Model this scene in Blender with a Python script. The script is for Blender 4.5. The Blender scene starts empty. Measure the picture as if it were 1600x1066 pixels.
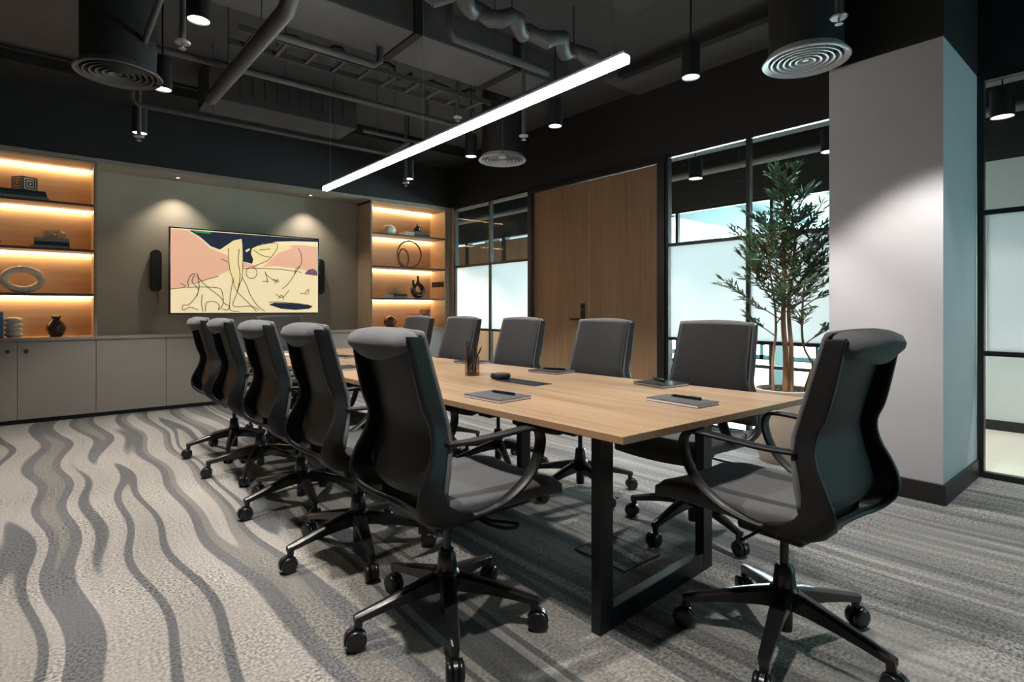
import bpy, bmesh, math, random
from mathutils import Vector, Matrix
rnd = random.Random(7)
PI = math.pi
SC = bpy.context.scene
C = SC.collection
R = math.radians

# ------------------------------------------------------------------ materials
def nodes_of(m):
    m.use_nodes = True
    nt = m.node_tree
    return nt, nt.nodes, nt.links, nt.nodes["Principled BSDF"]

def mat(name, col, rough=0.5, metal=0.0, var=0.12, nscale=40.0, bump=0.0, bscale=None, stretch=(1, 1, 1), spec=0.5, emit=None, estr=0.0, coat=0.0, sheen=0.0):
    m = bpy.data.materials.new(name)
    nt, N, L, b = nodes_of(m)
    tc = N.new('ShaderNodeTexCoord'); mp = N.new('ShaderNodeMapping'); mp.inputs['Scale'].default_value = stretch
    L.new(tc.outputs['Object'], mp.inputs['Vector'])
    nz = N.new('ShaderNodeTexNoise'); nz.inputs['Scale'].default_value = nscale; nz.inputs['Detail'].default_value = 3
    L.new(mp.outputs[0], nz.inputs['Vector'])
    cr = N.new('ShaderNodeValToRGB')
    cr.color_ramp.elements[0].position = 0.3; cr.color_ramp.elements[1].position = 0.7
    cr.color_ramp.elements[0].color = [max(0, c * (1 - var)) for c in col] + [1]
    cr.color_ramp.elements[1].color = [min(1, c * (1 + var)) for c in col] + [1]
    L.new(nz.outputs['Fac'], cr.inputs[0]); L.new(cr.outputs[0], b.inputs['Base Color'])
    b.inputs['Roughness'].default_value = rough; b.inputs['Metallic'].default_value = metal
    b.inputs['Specular IOR Level'].default_value = spec
    b.inputs['Coat Weight'].default_value = coat
    b.inputs['Sheen Weight'].default_value = sheen
    if emit:
        b.inputs['Emission Color'].default_value = list(emit) + [1]; b.inputs['Emission Strength'].default_value = estr
    if bump:
        n2 = N.new('ShaderNodeTexNoise'); n2.inputs['Scale'].default_value = bscale or nscale; n2.inputs['Detail'].default_value = 2
        L.new(mp.outputs[0], n2.inputs['Vector'])
        bp = N.new('ShaderNodeBump'); bp.inputs['Strength'].default_value = bump; bp.inputs['Distance'].default_value = 0.004
        L.new(n2.outputs['Fac'], bp.inputs['Height']); L.new(bp.outputs[0], b.inputs['Normal'])
    return m

def wood(name, c1, c2, axis, rough=0.45, fine=60):
    m = bpy.data.materials.new(name)
    nt, N, L, b = nodes_of(m)
    tc = N.new('ShaderNodeTexCoord'); mp = N.new('ShaderNodeMapping')
    s = [fine * 0.5] * 3; s[axis] = 1.1
    mp.inputs['Scale'].default_value = s
    L.new(tc.outputs['Object'], mp.inputs['Vector'])
    nz = N.new('ShaderNodeTexNoise'); nz.inputs['Scale'].default_value = 1.0; nz.inputs['Detail'].default_value = 5; nz.inputs['Distortion'].default_value = 0.4
    L.new(mp.outputs[0], nz.inputs['Vector'])
    mp2 = N.new('ShaderNodeMapping'); s2 = [7.0] * 3; s2[axis] = 0.5; mp2.inputs['Scale'].default_value = s2
    L.new(tc.outputs['Object'], mp2.inputs['Vector'])
    n2 = N.new('ShaderNodeTexNoise'); n2.inputs['Scale'].default_value = 1.0; n2.inputs['Detail'].default_value = 3
    L.new(mp2.outputs[0], n2.inputs['Vector'])
    ma = N.new('ShaderNodeMix'); ma.data_type = 'FLOAT'; ma.inputs[0].default_value = 0.45
    L.new(nz.outputs['Fac'], ma.inputs[2]); L.new(n2.outputs['Fac'], ma.inputs[3])
    cr = N.new('ShaderNodeValToRGB'); cr.color_ramp.elements[0].position = 0.32; cr.color_ramp.elements[1].position = 0.66
    cr.color_ramp.elements[0].color = list(c1) + [1]; cr.color_ramp.elements[1].color = list(c2) + [1]
    L.new(ma.outputs[0], cr.inputs[0]); L.new(cr.outputs[0], b.inputs['Base Color'])
    b.inputs['Roughness'].default_value = rough
    bp = N.new('ShaderNodeBump'); bp.inputs['Strength'].default_value = 0.08; bp.inputs['Distance'].default_value = 0.002
    L.new(nz.outputs['Fac'], bp.inputs['Height']); L.new(bp.outputs[0], b.inputs['Normal'])
    return m

def glow(name, col, s):
    m = bpy.data.materials.new(name); nt, N, L, b = nodes_of(m)
    b.inputs['Base Color'].default_value = list(col) + [1]; b.inputs['Emission Color'].default_value = list(col) + [1]
    b.inputs['Emission Strength'].default_value = s
    return m

def clear_glass(name, tint, refl=0.07):
    m = bpy.data.materials.new(name); nt, N, L, b = nodes_of(m); N.remove(b); out = N['Material Output']
    t = N.new('ShaderNodeBsdfTransparent'); t.inputs[0].default_value = list(tint) + [1]
    g = N.new('ShaderNodeBsdfGlossy'); g.inputs['Roughness'].default_value = 0.02
    lw = N.new('ShaderNodeLayerWeight'); lw.inputs[0].default_value = 0.25
    mr = N.new('ShaderNodeMapRange'); mr.inputs[3].default_value = refl * 0.5; mr.inputs[4].default_value = refl * 5
    L.new(lw.outputs['Fresnel'], mr.inputs[0])
    mx = N.new('ShaderNodeMixShader'); L.new(mr.outputs[0], mx.inputs[0]); L.new(t.outputs[0], mx.inputs[1]); L.new(g.outputs[0], mx.inputs[2])
    L.new(mx.outputs[0], out.inputs[0]); return m

def frosted(name, col):
    m = bpy.data.materials.new(name); nt, N, L, b = nodes_of(m); N.remove(b); out = N['Material Output']
    t = N.new('ShaderNodeBsdfTranslucent'); t.inputs[0].default_value = list(col) + [1]
    d = N.new('ShaderNodeBsdfDiffuse'); d.inputs[0].default_value = list(col) + [1]
    nz = N.new('ShaderNodeTexNoise'); nz.inputs['Scale'].default_value = 400
    mr = N.new('ShaderNodeMapRange'); mr.inputs[3].default_value = 0.25; mr.inputs[4].default_value = 0.31
    L.new(nz.outputs['Fac'], mr.inputs[0])
    mx = N.new('ShaderNodeMixShader'); L.new(mr.outputs[0], mx.inputs[0]); L.new(t.outputs[0], mx.inputs[1]); L.new(d.outputs[0], mx.inputs[2])
    L.new(mx.outputs[0], out.inputs[0]); return m

def carpet():
    m = bpy.data.materials.new('striped carpet'); nt, N, L, b = nodes_of(m)
    tc = N.new('ShaderNodeTexCoord'); sx = N.new('ShaderNodeSeparateXYZ'); L.new(tc.outputs['Object'], sx.inputs[0])
    def math_(op, a, bb, clamp=False):
        n = N.new('ShaderNodeMath'); n.operation = op; n.use_clamp = clamp
        for i, v in enumerate((a, bb)):
            if isinstance(v, (int, float)): n.inputs[i].default_value = v
            else: L.new(v, n.inputs[i])
        return n.outputs[0]
    def noise(vx, vy, scale, detail=0.0):
        cb = N.new('ShaderNodeCombineXYZ'); L.new(vx, cb.inputs[0]); L.new(vy, cb.inputs[1])
        n = N.new('ShaderNodeTexNoise'); n.inputs['Scale'].default_value = scale; n.inputs['Detail'].default_value = detail
        L.new(cb.outputs[0], n.inputs['Vector']); return n.outputs['Fac']
    X, Y = sx.outputs['X'], sx.outputs['Y']
    # waviness is strong on the window-less side and dies out beneath the table
    amp = N.new('ShaderNodeMapRange'); amp.inputs[1].default_value = 0.2; amp.inputs[2].default_value = 1.3
    amp.inputs[3].default_value = 0.34; amp.inputs[4].default_value = 0.10; L.new(X, amp.inputs[0])
    w = math_('SUBTRACT', noise(math_('MULTIPLY', X, 0.22), Y, 0.95, 0.0), 0.5)
    x2 = math_('ADD', X, math_('MULTIPLY', w, amp.outputs[0]))
    # coarse stripes
    s1 = noise(math_('ADD', math_('MULTIPLY', x2, 2.9), 3.3), math_('MULTIPLY', Y, 0.12), 1.0, 1.0)
    r1 = N.new('ShaderNodeValToRGB'); r1.color_ramp.interpolation = 'LINEAR'
    stops = [(0.30, .085), (0.355, .085), (0.36, .24), (0.425, .25), (0.43, .11), (0.468, .105), (0.473, .27), (0.54, .285), (0.545, .12), (0.59, .125), (0.595, .17), (0.64, .18), (0.645, .30), (0.8, .30)]
    els = r1.color_ramp.elements
    while len(els) < len(stops): els.new(0.5)
    for e, (p, v) in zip(els, stops):
        e.position = p; warm = v > .16
        e.color = (v * (1.07 if warm else 1.0), v, v * (.92 if warm else 1.03), 1)
    L.new(s1, r1.inputs[0])
    # fine streaks, stronger towards the windows
    s2 = noise(math_('MULTIPLY', x2, 17.0), math_('MULTIPLY', Y, 0.5), 1.0, 2.0)
    r2 = N.new('ShaderNodeValToRGB'); r2.color_ramp.elements[0].position = .38; r2.color_ramp.elements[1].position = .62
    r2.color_ramp.elements[0].color = (.50, .53, .56, 1); r2.color_ramp.elements[1].color = (1.15, 1.15, 1.15, 1)
    L.new(s2, r2.inputs[0])
    f2 = N.new('ShaderNodeMapRange'); f2.inputs[1].default_value = 0.4; f2.inputs[2].default_value = 2.2
    f2.inputs[3].default_value = 0.10; f2.inputs[4].default_value = 0.65; L.new(X, f2.inputs[0])
    mx = N.new('ShaderNodeMix'); mx.data_type = 'RGBA'; mx.blend_type = 'MULTIPLY'
    fd = N.new('ShaderNodeMapRange'); fd.inputs[1].default_value = 1.0; fd.inputs[2].default_value = 2.4; fd.inputs[3].default_value = 0.0; fd.inputs[4].default_value = .55; L.new(X, fd.inputs[0])
    mf = N.new('ShaderNodeMix'); mf.data_type = 'RGBA'; L.new(fd.outputs[0], mf.inputs[0]); L.new(r1.outputs[0], mf.inputs[6]); mf.inputs[7].default_value = (.215, .215, .215, 1)
    L.new(f2.outputs[0], mx.inputs[0]); L.new(mf.outputs[2], mx.inputs[6]); L.new(r2.outputs[0], mx.inputs[7])
    # heathered yarn
    n3 = N.new('ShaderNodeTexNoise'); n3.inputs['Scale'].default_value = 95; n3.inputs['Detail'].default_value = 4
    L.new(tc.outputs['Object'], n3.inputs['Vector'])
    n4 = N.new('ShaderNodeTexNoise'); n4.inputs['Scale'].default_value = 2.2; L.new(tc.outputs['Object'], n4.inputs['Vector'])
    r3 = N.new('ShaderNodeValToRGB'); r3.color_ramp.elements[0].position = .36; r3.color_ramp.elements[1].position = .64
    r3.color_ramp.elements[0].color = (.36, .36, .37, 1); r3.color_ramp.elements[1].color = (1.5, 1.5, 1.48, 1)
    L.new(n3.outputs['Fac'], r3.inputs[0])
    f3 = N.new('ShaderNodeMapRange'); f3.inputs[1].default_value = .4; f3.inputs[2].default_value = .65; f3.inputs[3].default_value = .3; f3.inputs[4].default_value = 1.0
    L.new(n4.outputs['Fac'], f3.inputs[0])
    m2 = N.new('ShaderNodeMix'); m2.data_type = 'RGBA'; m2.blend_type = 'MULTIPLY'
    L.new(f3.outputs[0], m2.inputs[0]); L.new(mx.outputs[2], m2.inputs[6]); L.new(r3.outputs[0], m2.inputs[7])
    L.new(m2.outputs[2], b.inputs['Base Color'])
    b.inputs['Roughness'].default_value = 0.95; b.inputs['Specular IOR Level'].default_value = 0.15
    bp = N.new('ShaderNodeBump'); bp.inputs['Strength'].default_value = 0.35; bp.inputs['Distance'].default_value = 0.004
    L.new(n3.outputs['Fac'], bp.inputs['Height']); L.new(bp.outputs[0], b.inputs['Normal'])
    return m

MT = dict(
    carpet=carpet(),
    slab=mat('grey painted slab', (.050, .050, .051), .8, nscale=3),
    black=mat('matt black paint', (.0085, .0085, .009), .7, nscale=2),
    pipe=mat('grey painted pipe', (.060, .060, .061), .5, nscale=8),
    duct=mat('dark grey duct', (.085, .085, .086), .6, nscale=4),
    lampblack=mat('black lamp body', (.004, .004, .004), .45, nscale=30),
    steel=mat('brushed steel', (.35, .35, .36), .35, 0.6, nscale=60),
    cpipe=mat('corridor grey pipe', (.14, .14, .145), .5, nscale=8),
    vent=mat('grey grille', (.42, .42, .43), .5, nscale=30),
    panel=mat('taupe wall panel', (.33, .285, .228), .7, nscale=3, var=.05),
    cab=mat('grey taupe lacquer', (.255, .218, .192), .5, nscale=4, var=.03),
    gap=mat('shadow gap', (.02, .02, .02), .8),
    shelfwood=wood('warm shelf veneer', (.44, .31, .20), (.54, .40, .275), 0, .5, 40),
    shelfedge=mat('dark shelf edge', (.045, .042, .040), .5),
    table=wood('light oak table', (.235, .150, .086), (.46, .315, .195), 1, .40, 62),
    tedge=wood('oak edge band', (.25, .15, .08), (.33, .20, .11), 1, .45, 62),
    door=wood('oak door veneer', (.205, .118, .062), (.30, .185, .103), 2, .5, 70),
    white=mat('white wall paint', (.48, .475, .50), .6, nscale=4, var=.02),
    corridor=mat('pale corridor paint', (.62, .66, .66), .6, nscale=4, var=.02),
    corfloor=mat('cream corridor floor', (.62, .58, .50), .5, nscale=5, var=.04),
    offfloor=mat('pale office floor', (.62, .68, .70), .4, nscale=5, var=.06),
    offceil=mat('teal office ceiling', (.035, .095, .11), .7, nscale=5, var=.05),
    offwhite=mat('white office panel', (.30, .42, .44), .6, nscale=5, var=.03),
    base=mat('black skirting', (.012, .012, .013), .5, nscale=10),
    frame=mat('black window frame', (.008, .009, .010), .4, nscale=20),
    glass=clear_glass('clear glass', (.93, .97, .97), .004),
    frost=frosted('frosted film', (.92, .95, .96)),
    metal=mat('black powder coat', (.012, .013, .014), .38, 0.3, nscale=120, bump=.03),
    plastic=mat('black chair plastic', (.0085, .0085, .009), .42, nscale=150, bump=.05, spec=.3),
    base5=mat('black glossy nylon', (.010, .010, .011), .28, nscale=100),
    rubber=mat('black caster rubber', (.010, .010, .010), .3, nscale=60),
    fabric=mat('grey chair fabric', (.110, .110, .116), .95, nscale=500, var=.35, bump=.35, bscale=500, spec=.2, sheen=.15),
    mesh=mat('black woven mesh', (.009, .0095, .010), .5, nscale=700, var=.5, bump=.2, bscale=700, spec=.35),
    seatf=mat('dark grey seat fabric', (.080, .080, .086), .95, nscale=500, var=.35, bump=.35, bscale=500, spec=.2, sheen=.15),
    darkpaper=mat('charcoal cover', (.018, .019, .022), .6, nscale=90, spec=.2),
    tealcover=mat('dark glossy cover', (.030, .045, .055), .15, nscale=20, var=.3),
    paper=mat('paper edge', (.62, .60, .64), .7, nscale=200, var=.06),
    greycover=mat('grey notebook cover', (.085, .088, .096), .5, nscale=40, spec=.25),
    ceramic=mat('cream ceramic', (.62, .57, .48), .5, nscale=15, var=.05, bump=.1),
    beigepot=mat('beige pot', (.42, .35, .28), .6, nscale=12, var=.06),
    soil=mat('dark pebbles', (.03, .03, .03), .8, nscale=80, var=.5, bump=1.0),
    bark=mat('olive bark', (.26, .14, .065), .8, nscale=30, var=.3, bump=.5, stretch=(1, 1, .2)),
    leaf=mat('olive leaf', (.062, .112, .078), .4, nscale=6, var=.5),
    darkvase=mat('dark bronze glaze', (.035, .026, .020), .25, nscale=20, var=.3),
    bronze=mat('bronze metal', (.10, .065, .04), .3, .8, nscale=30),
    marble=mat('white marble', (.6, .58, .53), .35, nscale=12, var=.15),
    bookblk=mat('black book cloth', (.020, .019, .019), .6, nscale=60),
    bookgreen=mat('dark green book cloth', (.025, .05, .03), .6, nscale=60),
    bookgrey=mat('grey book cloth', (.22, .21, .21), .6, nscale=60),
    bookblue=mat('blue book cloth', (.06, .16, .30), .5, nscale=60),
    bookred=mat('red book cloth', (.55, .045, .03), .5, nscale=60),
    bookbrown=mat('brown book cloth', (.12, .07, .04), .5, nscale=60),
    pages=mat('cream pages', (.62, .55, .44), .7, nscale=200, var=.08),
    rope=mat('pale rope', (.52, .42, .28), .8, nscale=60, var=.2, bump=.5),
    pencil=mat('dark wooden pencil', (.030, .018, .014), .4, nscale=40),
    smoke=clear_glass('smoky glass', (.80, .74, .70), .08),
    led=glow('warm led', (1.0, .66, .34), 46.0),
    lens=glow('downlight lens', (1.0, .97, .93), 14.0),
    tube=glow('linear diffuser', (1.0, .98, .96), 34.0),
    dot=glow('spot lens', (1.0, .9, .75), 12.0),
    day=glow('daylight', (.88, .98, 1.0), 33.0),
    dayteal=glow('teal daylight', (.36, .80, .86), 5.2),
    scream=glow('screen cream', (.86, .70, .42), .82),
    spink=glow('screen pink', (.78, .42, .28), .80),
    snavy=glow('screen navy', (.012, .015, .035), .8),
    slimb=glow('screen yellow cream', (.84, .66, .33), .82),
    sline=glow('screen line', (.06, .04, .05), .6),
    spurple=glow('screen purple', (.20, .11, .17), .8),
    sgreen=glow('screen green', (.02, .30, .03), .8),
    glossblack=mat('gloss black bezel', (.006, .006, .006), .15),
    cloth_sp=mat('speaker cloth', (.012, .010, .009), .8, nscale=300, var=.3),
    switch=mat('black switch plate', (.012, .011, .010), .3),
)

nt = MT['leaf'].node_tree; N = nt.nodes; pb = N['Principled BSDF']; tr = N.new('ShaderNodeBsdfTranslucent'); tr.inputs[0].default_value = (.10, .20, .08, 1)
mxs = N.new('ShaderNodeMixShader'); mxs.inputs[0].default_value = .3; nt.links.new(pb.outputs[0], mxs.inputs[1]); nt.links.new(tr.outputs[0], mxs.inputs[2])
nt.links.new(mxs.outputs[0], N['Material Output'].inputs[0])
# ------------------------------------------------------------------ mesh builder
class MB:
    def __init__(s): s.bm = bmesh.new(); s.mi = 0
    def face(s, vs):
        try:
            f = s.bm.faces.new(vs); f.material_index = s.mi; return f
        except ValueError: return None
    def box(s, x0, x1, y0, y1, z0, z1):
        v = [s.bm.verts.new(p) for p in ((x0,y0,z0),(x1,y0,z0),(x1,y1,z0),(x0,y1,z0),(x0,y0,z1),(x1,y0,z1),(x1,y1,z1),(x0,y1,z1))]
        for q in ((3,2,1,0),(4,5,6,7),(0,1,5,4),(1,2,6,5),(2,3,7,6),(3,0,4,7)): s.face([v[i] for i in q])
        return s
    def prism(s, poly, z0, z1):
        a = [s.bm.verts.new((x, y, z0)) for x, y in poly]; b = [s.bm.verts.new((x, y, z1)) for x, y in poly]
        s.face(a[::-1]); s.face(b); n = len(poly)
        for i in range(n): s.face([a[i], a[(i+1) % n], b[(i+1) % n], b[i]])
        return s
    def rings(s, rs, close_u=True, caps=True):
        vs = [[s.bm.verts.new(p) for p in r] for r in rs]
        for i in range(len(vs) - 1):
            n = len(vs[i])
            for j in range(n if close_u else n - 1):
                s.face([vs[i][j], vs[i][(j+1) % n], vs[i+1][(j+1) % n], vs[i+1][j]])
        if caps and close_u:
            s.face(vs[0][::-1]); s.face(vs[-1])
        return vs
    def lathe(s, prof, c=(0, 0, 0), n=24, sx=1, sy=1):
        s.rings([[(c[0] + r * sx * math.cos(2*PI*k/n), c[1] + r * sy * math.sin(2*PI*k/n), c[2] + z) for k in range(n)] for r, z in prof], caps=False); return s
    def tube(s, pts, r, n=10, close=False):
        pts = [Vector(p) for p in pts]; m = len(pts); rs = []
        up = Vector((0, 0, 1)); prev = None
        for i in range(m):
            if close: t = pts[(i+1) % m] - pts[i-1]
            else: t = pts[min(i+1, m-1)] - pts[max(i-1, 0)]
            t.normalize()
            if prev is None:
                a = up if abs(t.z) < .9 else Vector((1, 0, 0)); nn = (a - t * a.dot(t)).normalized()
            else: nn = (prev - t * prev.dot(t)).normalized()
            prev = nn; bb = t.cross(nn); rr = r[i] if isinstance(r, (list, tuple)) else r
            rs.append([pts[i] + nn * (rr * math.cos(2*PI*k/n)) + bb * (rr * math.sin(2*PI*k/n)) for k in range(n)])
        if close: rs.append(rs[0])
        s.rings(rs, caps=not close); return s
    def cyl(s, p, q, r, n=14): return s.tube([p, q], r, n)
    def band(s, pts, wid, thk, wdir):
        """flat strap along pts; wdir gives the width direction per point"""
        pts = [Vector(p) for p in pts]; m = len(pts); rs = []
        for i in range(m):
            t = (pts[min(i+1, m-1)] - pts[max(i-1, 0)]).normalized()
            w = wdir(i / (m - 1)) if callable(wdir) else wdir
            w = (Vector(w) - t * Vector(w).dot(t)).normalized(); nn = t.cross(w)
            a = (wid[i] if isinstance(wid, list) else wid) / 2; b = (thk[i] if isinstance(thk, list) else thk) / 2
            rs.append([pts[i] + w*x*a + nn*y*b for x, y in ((1,.35),(.75,1),(-.75,1),(-1,.35),(-1,-.35),(-.75,-1),(.75,-1),(1,-.35))])
        s.rings(rs); return s
    def build(s, name, mats, parent=None, smooth=False, bevel=0, sub=0, loc=None, rz=0, segs=2, solid=0, auto=True):
        bmesh.ops.remove_doubles(s.bm, verts=s.bm.verts, dist=1e-5)
        bmesh.ops.recalc_face_normals(s.bm, faces=s.bm.faces)
        me = bpy.data.meshes.new(name); s.bm.to_mesh(me); s.bm.free()
        for m in (mats if isinstance(mats, (list, tuple)) else [mats]): me.materials.append(MT[m])
        o = bpy.data.objects.new(name, me); C.objects.link(o)
        if parent: o.parent = parent
        if loc: o.location = loc
        o.rotation_euler = (0, 0, rz)
        if solid:
            md = o.modifiers.new('solid', 'SOLIDIFY'); md.thickness = solid; md.offset = 0
        if bevel:
            md = o.modifiers.new('bevel', 'BEVEL'); md.width = bevel; md.segments = segs; md.limit_method = 'ANGLE'; md.angle_limit = R(40)
        if sub:
            md = o.modifiers.new('sub', 'SUBSURF'); md.levels = sub; md.render_levels = sub
        if smooth:
            for p in me.polygons: p.use_smooth = True
            if auto and not sub:
                try: me.set_sharp_from_angle(angle=R(42))
                except Exception: pass
        return o

def thing(name, label, cat, loc=(0, 0, 0), rz=0, group=None):
    o = bpy.data.objects.new(name, None); C.objects.link(o); o.empty_display_size = .05
    o.location = loc; o.rotation_euler = (0, 0, rz)
    o['label'] = label; o['category'] = cat
    if group: o['group'] = group
    return o
def tag(o, label, cat, group=None, kind=None):
    o['label'] = label; o['category'] = cat
    if group: o['group'] = group
    if kind: o['kind'] = kind
    return o
def struct(o): o['kind'] = 'structure'; return o
def sempty(name, loc=(0, 0, 0)):
    o = bpy.data.objects.new(name, None); C.objects.link(o); o.location = loc; o['kind'] = 'structure'; return o
def copy_tree(o, parent=None):
    c = o.copy(); C.objects.link(c)
    if parent: c.parent = parent
    for ch in list(o.children): copy_tree(ch, c)
    return c
def cr_interp(P, n):
    """Catmull-Rom through the points of P (tuples of equal length), n samples per span"""
    out = []; m = len(P)
    for i in range(m - 1):
        p0, p1, p2, p3 = P[max(i-1, 0)], P[i], P[i+1], P[min(i+2, m-1)]
        for k in range(n):
            t = k / n
            out.append(tuple(.5*((2*b) + (-a+c)*t + (2*a-5*b+4*c-d)*t*t + (-a+3*b-3*c+d)*t**3) for a, b, c, d in zip(p0, p1, p2, p3)))
    out.append(tuple(P[-1])); return out

# ------------------------------------------------------------------ room shell
XL, XR, YF, YB = -2.6, 4.675, -2.6, 7.03
ZC, ZB = 3.35, 2.61
YN = 7.47                       # back of the niches and of the recessed panel
struct(MB().box(XL, XR + .06, YF, YN + .1, -.05, 0).build('floor', 'carpet'))
struct(MB().box(XL, XR, YF, YB + .6, ZC, ZC + .1).build('ceiling', 'slab'))
struct(MB().box(XL - .1, XL, YF, YN, 0, ZC).build('wall_left', 'panel'))
struct(MB().box(XL, XR + .1, YF - .1, YF, 0, ZC).build('wall_front', 'panel'))
struct(MB().box(XL, XR, YB, YB + .6, ZB + .02, ZC).build('wall_back', 'black'))
struct(MB().box(XL, 4.62, YN + .02, YN + .12, 0, ZB + .02).build('wall_rear', 'panel'))
struct(MB().box(XR, XR + .12, YF, YN + .1, 2.625, ZC).build('wall_right', 'black'))
struct(MB().box(4.62, XR + .02, YB - .005, YN + .1, 0, 2.63).build('wall_corner', 'panel'))
struct(MB().box(XL, -.95, YB, YN, 0, ZB + .02).build('wall_end', 'panel'))
# recessed panel in the middle of the back wall
struct(MB().box(.374, 3.386, YN, YN + .02, .80, ZB).build('wall_panel', 'panel'))
struct(MB().box(.374, 3.386, YB, YN, ZB - .015, ZB + .02).build('trim_soffit', 'panel'))
struct(MB().box(-.95, 4.62, YB - .012, YB + .012, ZB - .015, ZB + .025).build('trim_back', 'cab', bevel=.003))
struct(MB().box(XL, XR, 6.35, YB, 3.22, ZC).build('ceiling_beam', 'black'))
# column: white below, black above
struct(MB().box(3.84, XR, .82, 1.41, 0, ZB + .02).build('wall_column', 'white'))
struct(MB().box(3.835, XR, .815, 1.415, ZB + .02, ZC).build('wall_column_top', 'black'))
mb = MB(); mb.box(3.825, XR, .805, 1.425, 0, .115)
struct(mb.build('baseboard_column', 'base', bevel=.003))

# doors -------------------------------------------------------------
XD = XR + .02
def door(name, y0, y1, hinge_y, handle_y):
    d = sempty(name, (XD, (y0+y1)/2, 0))
    h = (y1 - y0) / 2 - .003
    MB().box(0, .045, -h, h, .012, 2.555).build('door_leaf', 'door', d, bevel=.002)
    for z in (.35, 1.02, 2.15, 2.42):
        hy = hinge_y - d.location.y
        MB().cyl((-.012, hy, z - .06), (-.012, hy, z + .06), .012, 12).build('hinge', 'metal', d, smooth=True)
    if handle_y is not None:
        hy = handle_y - d.location.y
        p = MB().box(-.012, 0, hy - .03, hy + .03, .925, 1.165).build('handle_plate', 'metal', d, bevel=.004)
        m = MB(); m.tube([(-.012, hy, .985), (-.055, hy, .985)], .011, 12); m.band([(-.055, hy - .012, .985), (-.056, hy + .06, .985), (-.054, hy + .15, .985)], .02, .014, (0, 0, 1))
        m.build('lever', 'metal', p, smooth=True)
        MB().lathe([(.0, 0), (.009, 0), (.009, .006), (0, .006)], n=14).build('keyhole', 'steel', p, smooth=True, loc=(-.014, hy, 1.09))
    return d
door('door_1', 4.238, 5.165, 5.165, 4.33)
door('door_2', 3.305, 4.235, 3.305, None)
def bar(name, x0, x1, y0, y1, z0, z1, m='frame'): return struct(MB().box(x0, x1, y0, y1, z0, z1).build(name, m, bevel=.003))
bar('trim_door_head', XR - .02, XR + .08, 3.20, 5.235, 2.56, 2.635)
bar('trim_door_jamb', XR - .02, XR + .08, 3.215, 3.30, 0, 2.56)
bar('trim_door_post', XR - .02, XR + .08, 5.17, 5.23, 0, 2.56)

# glazed partitions ---------------------------------------------------
def window(name, y0, y1, mull, zs=(.81, 1.73), f=.035, w=.0):
    """clear above and below, frosted between the two rails"""
    o = sempty(name, (XR + .03, 0, 0))
    fr = MB()
    for z in (0.0, 2.59):
        fr.box(-.03, .03, y0, y1, z, z + .035)
    for y in (y0, y1 - f): fr.box(-.03, .03, y, y + f, .035, 2.59)
    fr.build('window_frame', 'frame', o, bevel=.002)
    ys = [y0 + f] + [m_ for m_ in mull] + [y1 - f]
    for m_ in mull: MB().box(-.028, .028, m_ - .0175, m_ + .0175, .035, 2.59).build('mullion', 'frame', o, bevel=.002)
    for z in zs: MB().box(-.026, .026, y0 + f, y1 - f, z - .016, z + .016).build('transom', 'frame', o, bevel=.002)
    for a, b in zip(ys[:-1], ys[1:]):
        a += .012; b -= .012
        MB().box(-.004, .004, a, b, .03, zs[0]).build('lower_pane', 'glass', o)
        MB().box(-.004, .004, a, b, zs[0], zs[1]).build('frosted_pane', 'frost', o)
        MB().box(-.004, .004, a, b, zs[1], 2.60).build('upper_pane', 'glass', o)
    return o
window('window_1', 5.23, 6.93, [6.06])
window('window_2', 1.41, 3.215, [2.375])
window('window_3', -2.0, .82, [-.5])
struct(MB().box(XR, XR + .08, 6.93, 7.2, 0, 2.63).build('wall_pier', 'panel'))
struct(MB().box(XR, XR + .08, YF, -2.0, 0, 2.63).build('wall_pier_front', 'white'))

fw = sempty('window_6', (0, YF, 0))
MB().box(3.44, 4.56, .004, .012, .12, 2.5).build('daylight_pane', 'dayteal', fw)
fr = MB()
for x in (3.38, 3.98, 4.56): fr.box(x, x + .06, 0, .06, .06, 2.56)
fr.box(3.38, 4.62, 0, .06, .06, .12); fr.box(3.38, 4.62, 0, .06, 2.5, 2.56); fr.build('window_frame', 'frame', fw)

# corridor and the daylit office beyond --------------------------------
X1 = 6.6
struct(MB().box(XR + .06, 12.1, -3.2, 11.2, -.05, 0).build('floor_corridor', 'corfloor'))
struct(MB().box(XR + .12, X1 + .12, -3.2, 11.2, 3.3, 3.4).build('ceiling_corridor', 'slab'))
struct(MB().box(X1, X1 + .12, -3.2, 11.2, 2.45, 3.3).build('wall_corridor_top', 'black'))
struct(MB().box(X1, X1 + .12, -3.2, 1.75, 0, 2.45).build('wall_corridor', 'corridor'))
struct(MB().box(X1 - .012, X1, -3.2, 1.75, 0, .09).build('baseboard_corridor', 'base'))
struct(MB().box(XR + .06, X1, 11.1, 11.2, 0, 3.3).build('wall_corridor_end', 'corridor'))
struct(MB().box(XR + .06, X1, -3.3, -3.2, 0, 3.3).build('wall_corridor_near', 'corridor'))
for i, (a, b) in enumerate(((6.95, 8.05), (8.16, 9.25), (9.36, 11.1))):
    struct(MB().box(X1, X1 + .1, a, b, 0, 2.40).build('wall_wood_%s' % ('left', 'middle', 'right')[i], 'door'))
    struct(MB().box(X1 - .01, X1 + .11, a - .10, a - .002, 0, 2.45).build('trim_wood_%s' % ('left', 'middle', 'right')[i], 'frame'))
g = sempty('window_4', (X1 + .05, 0, 0))
fr = MB()
for z in (0, .38, 2.41): fr.box(-.025, .025, 1.75, 6.85, z, z + .04)
for y in (1.75, 3.05, 4.35, 5.65, 6.81): fr.box(-.025, .025, y, y + .04, .04, 2.41)
fr.build('window_frame', 'frame', g)
MB().box(-.004, .004, 1.79, 6.81, .04, 2.41).build('pane', 'glass', g)
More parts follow.
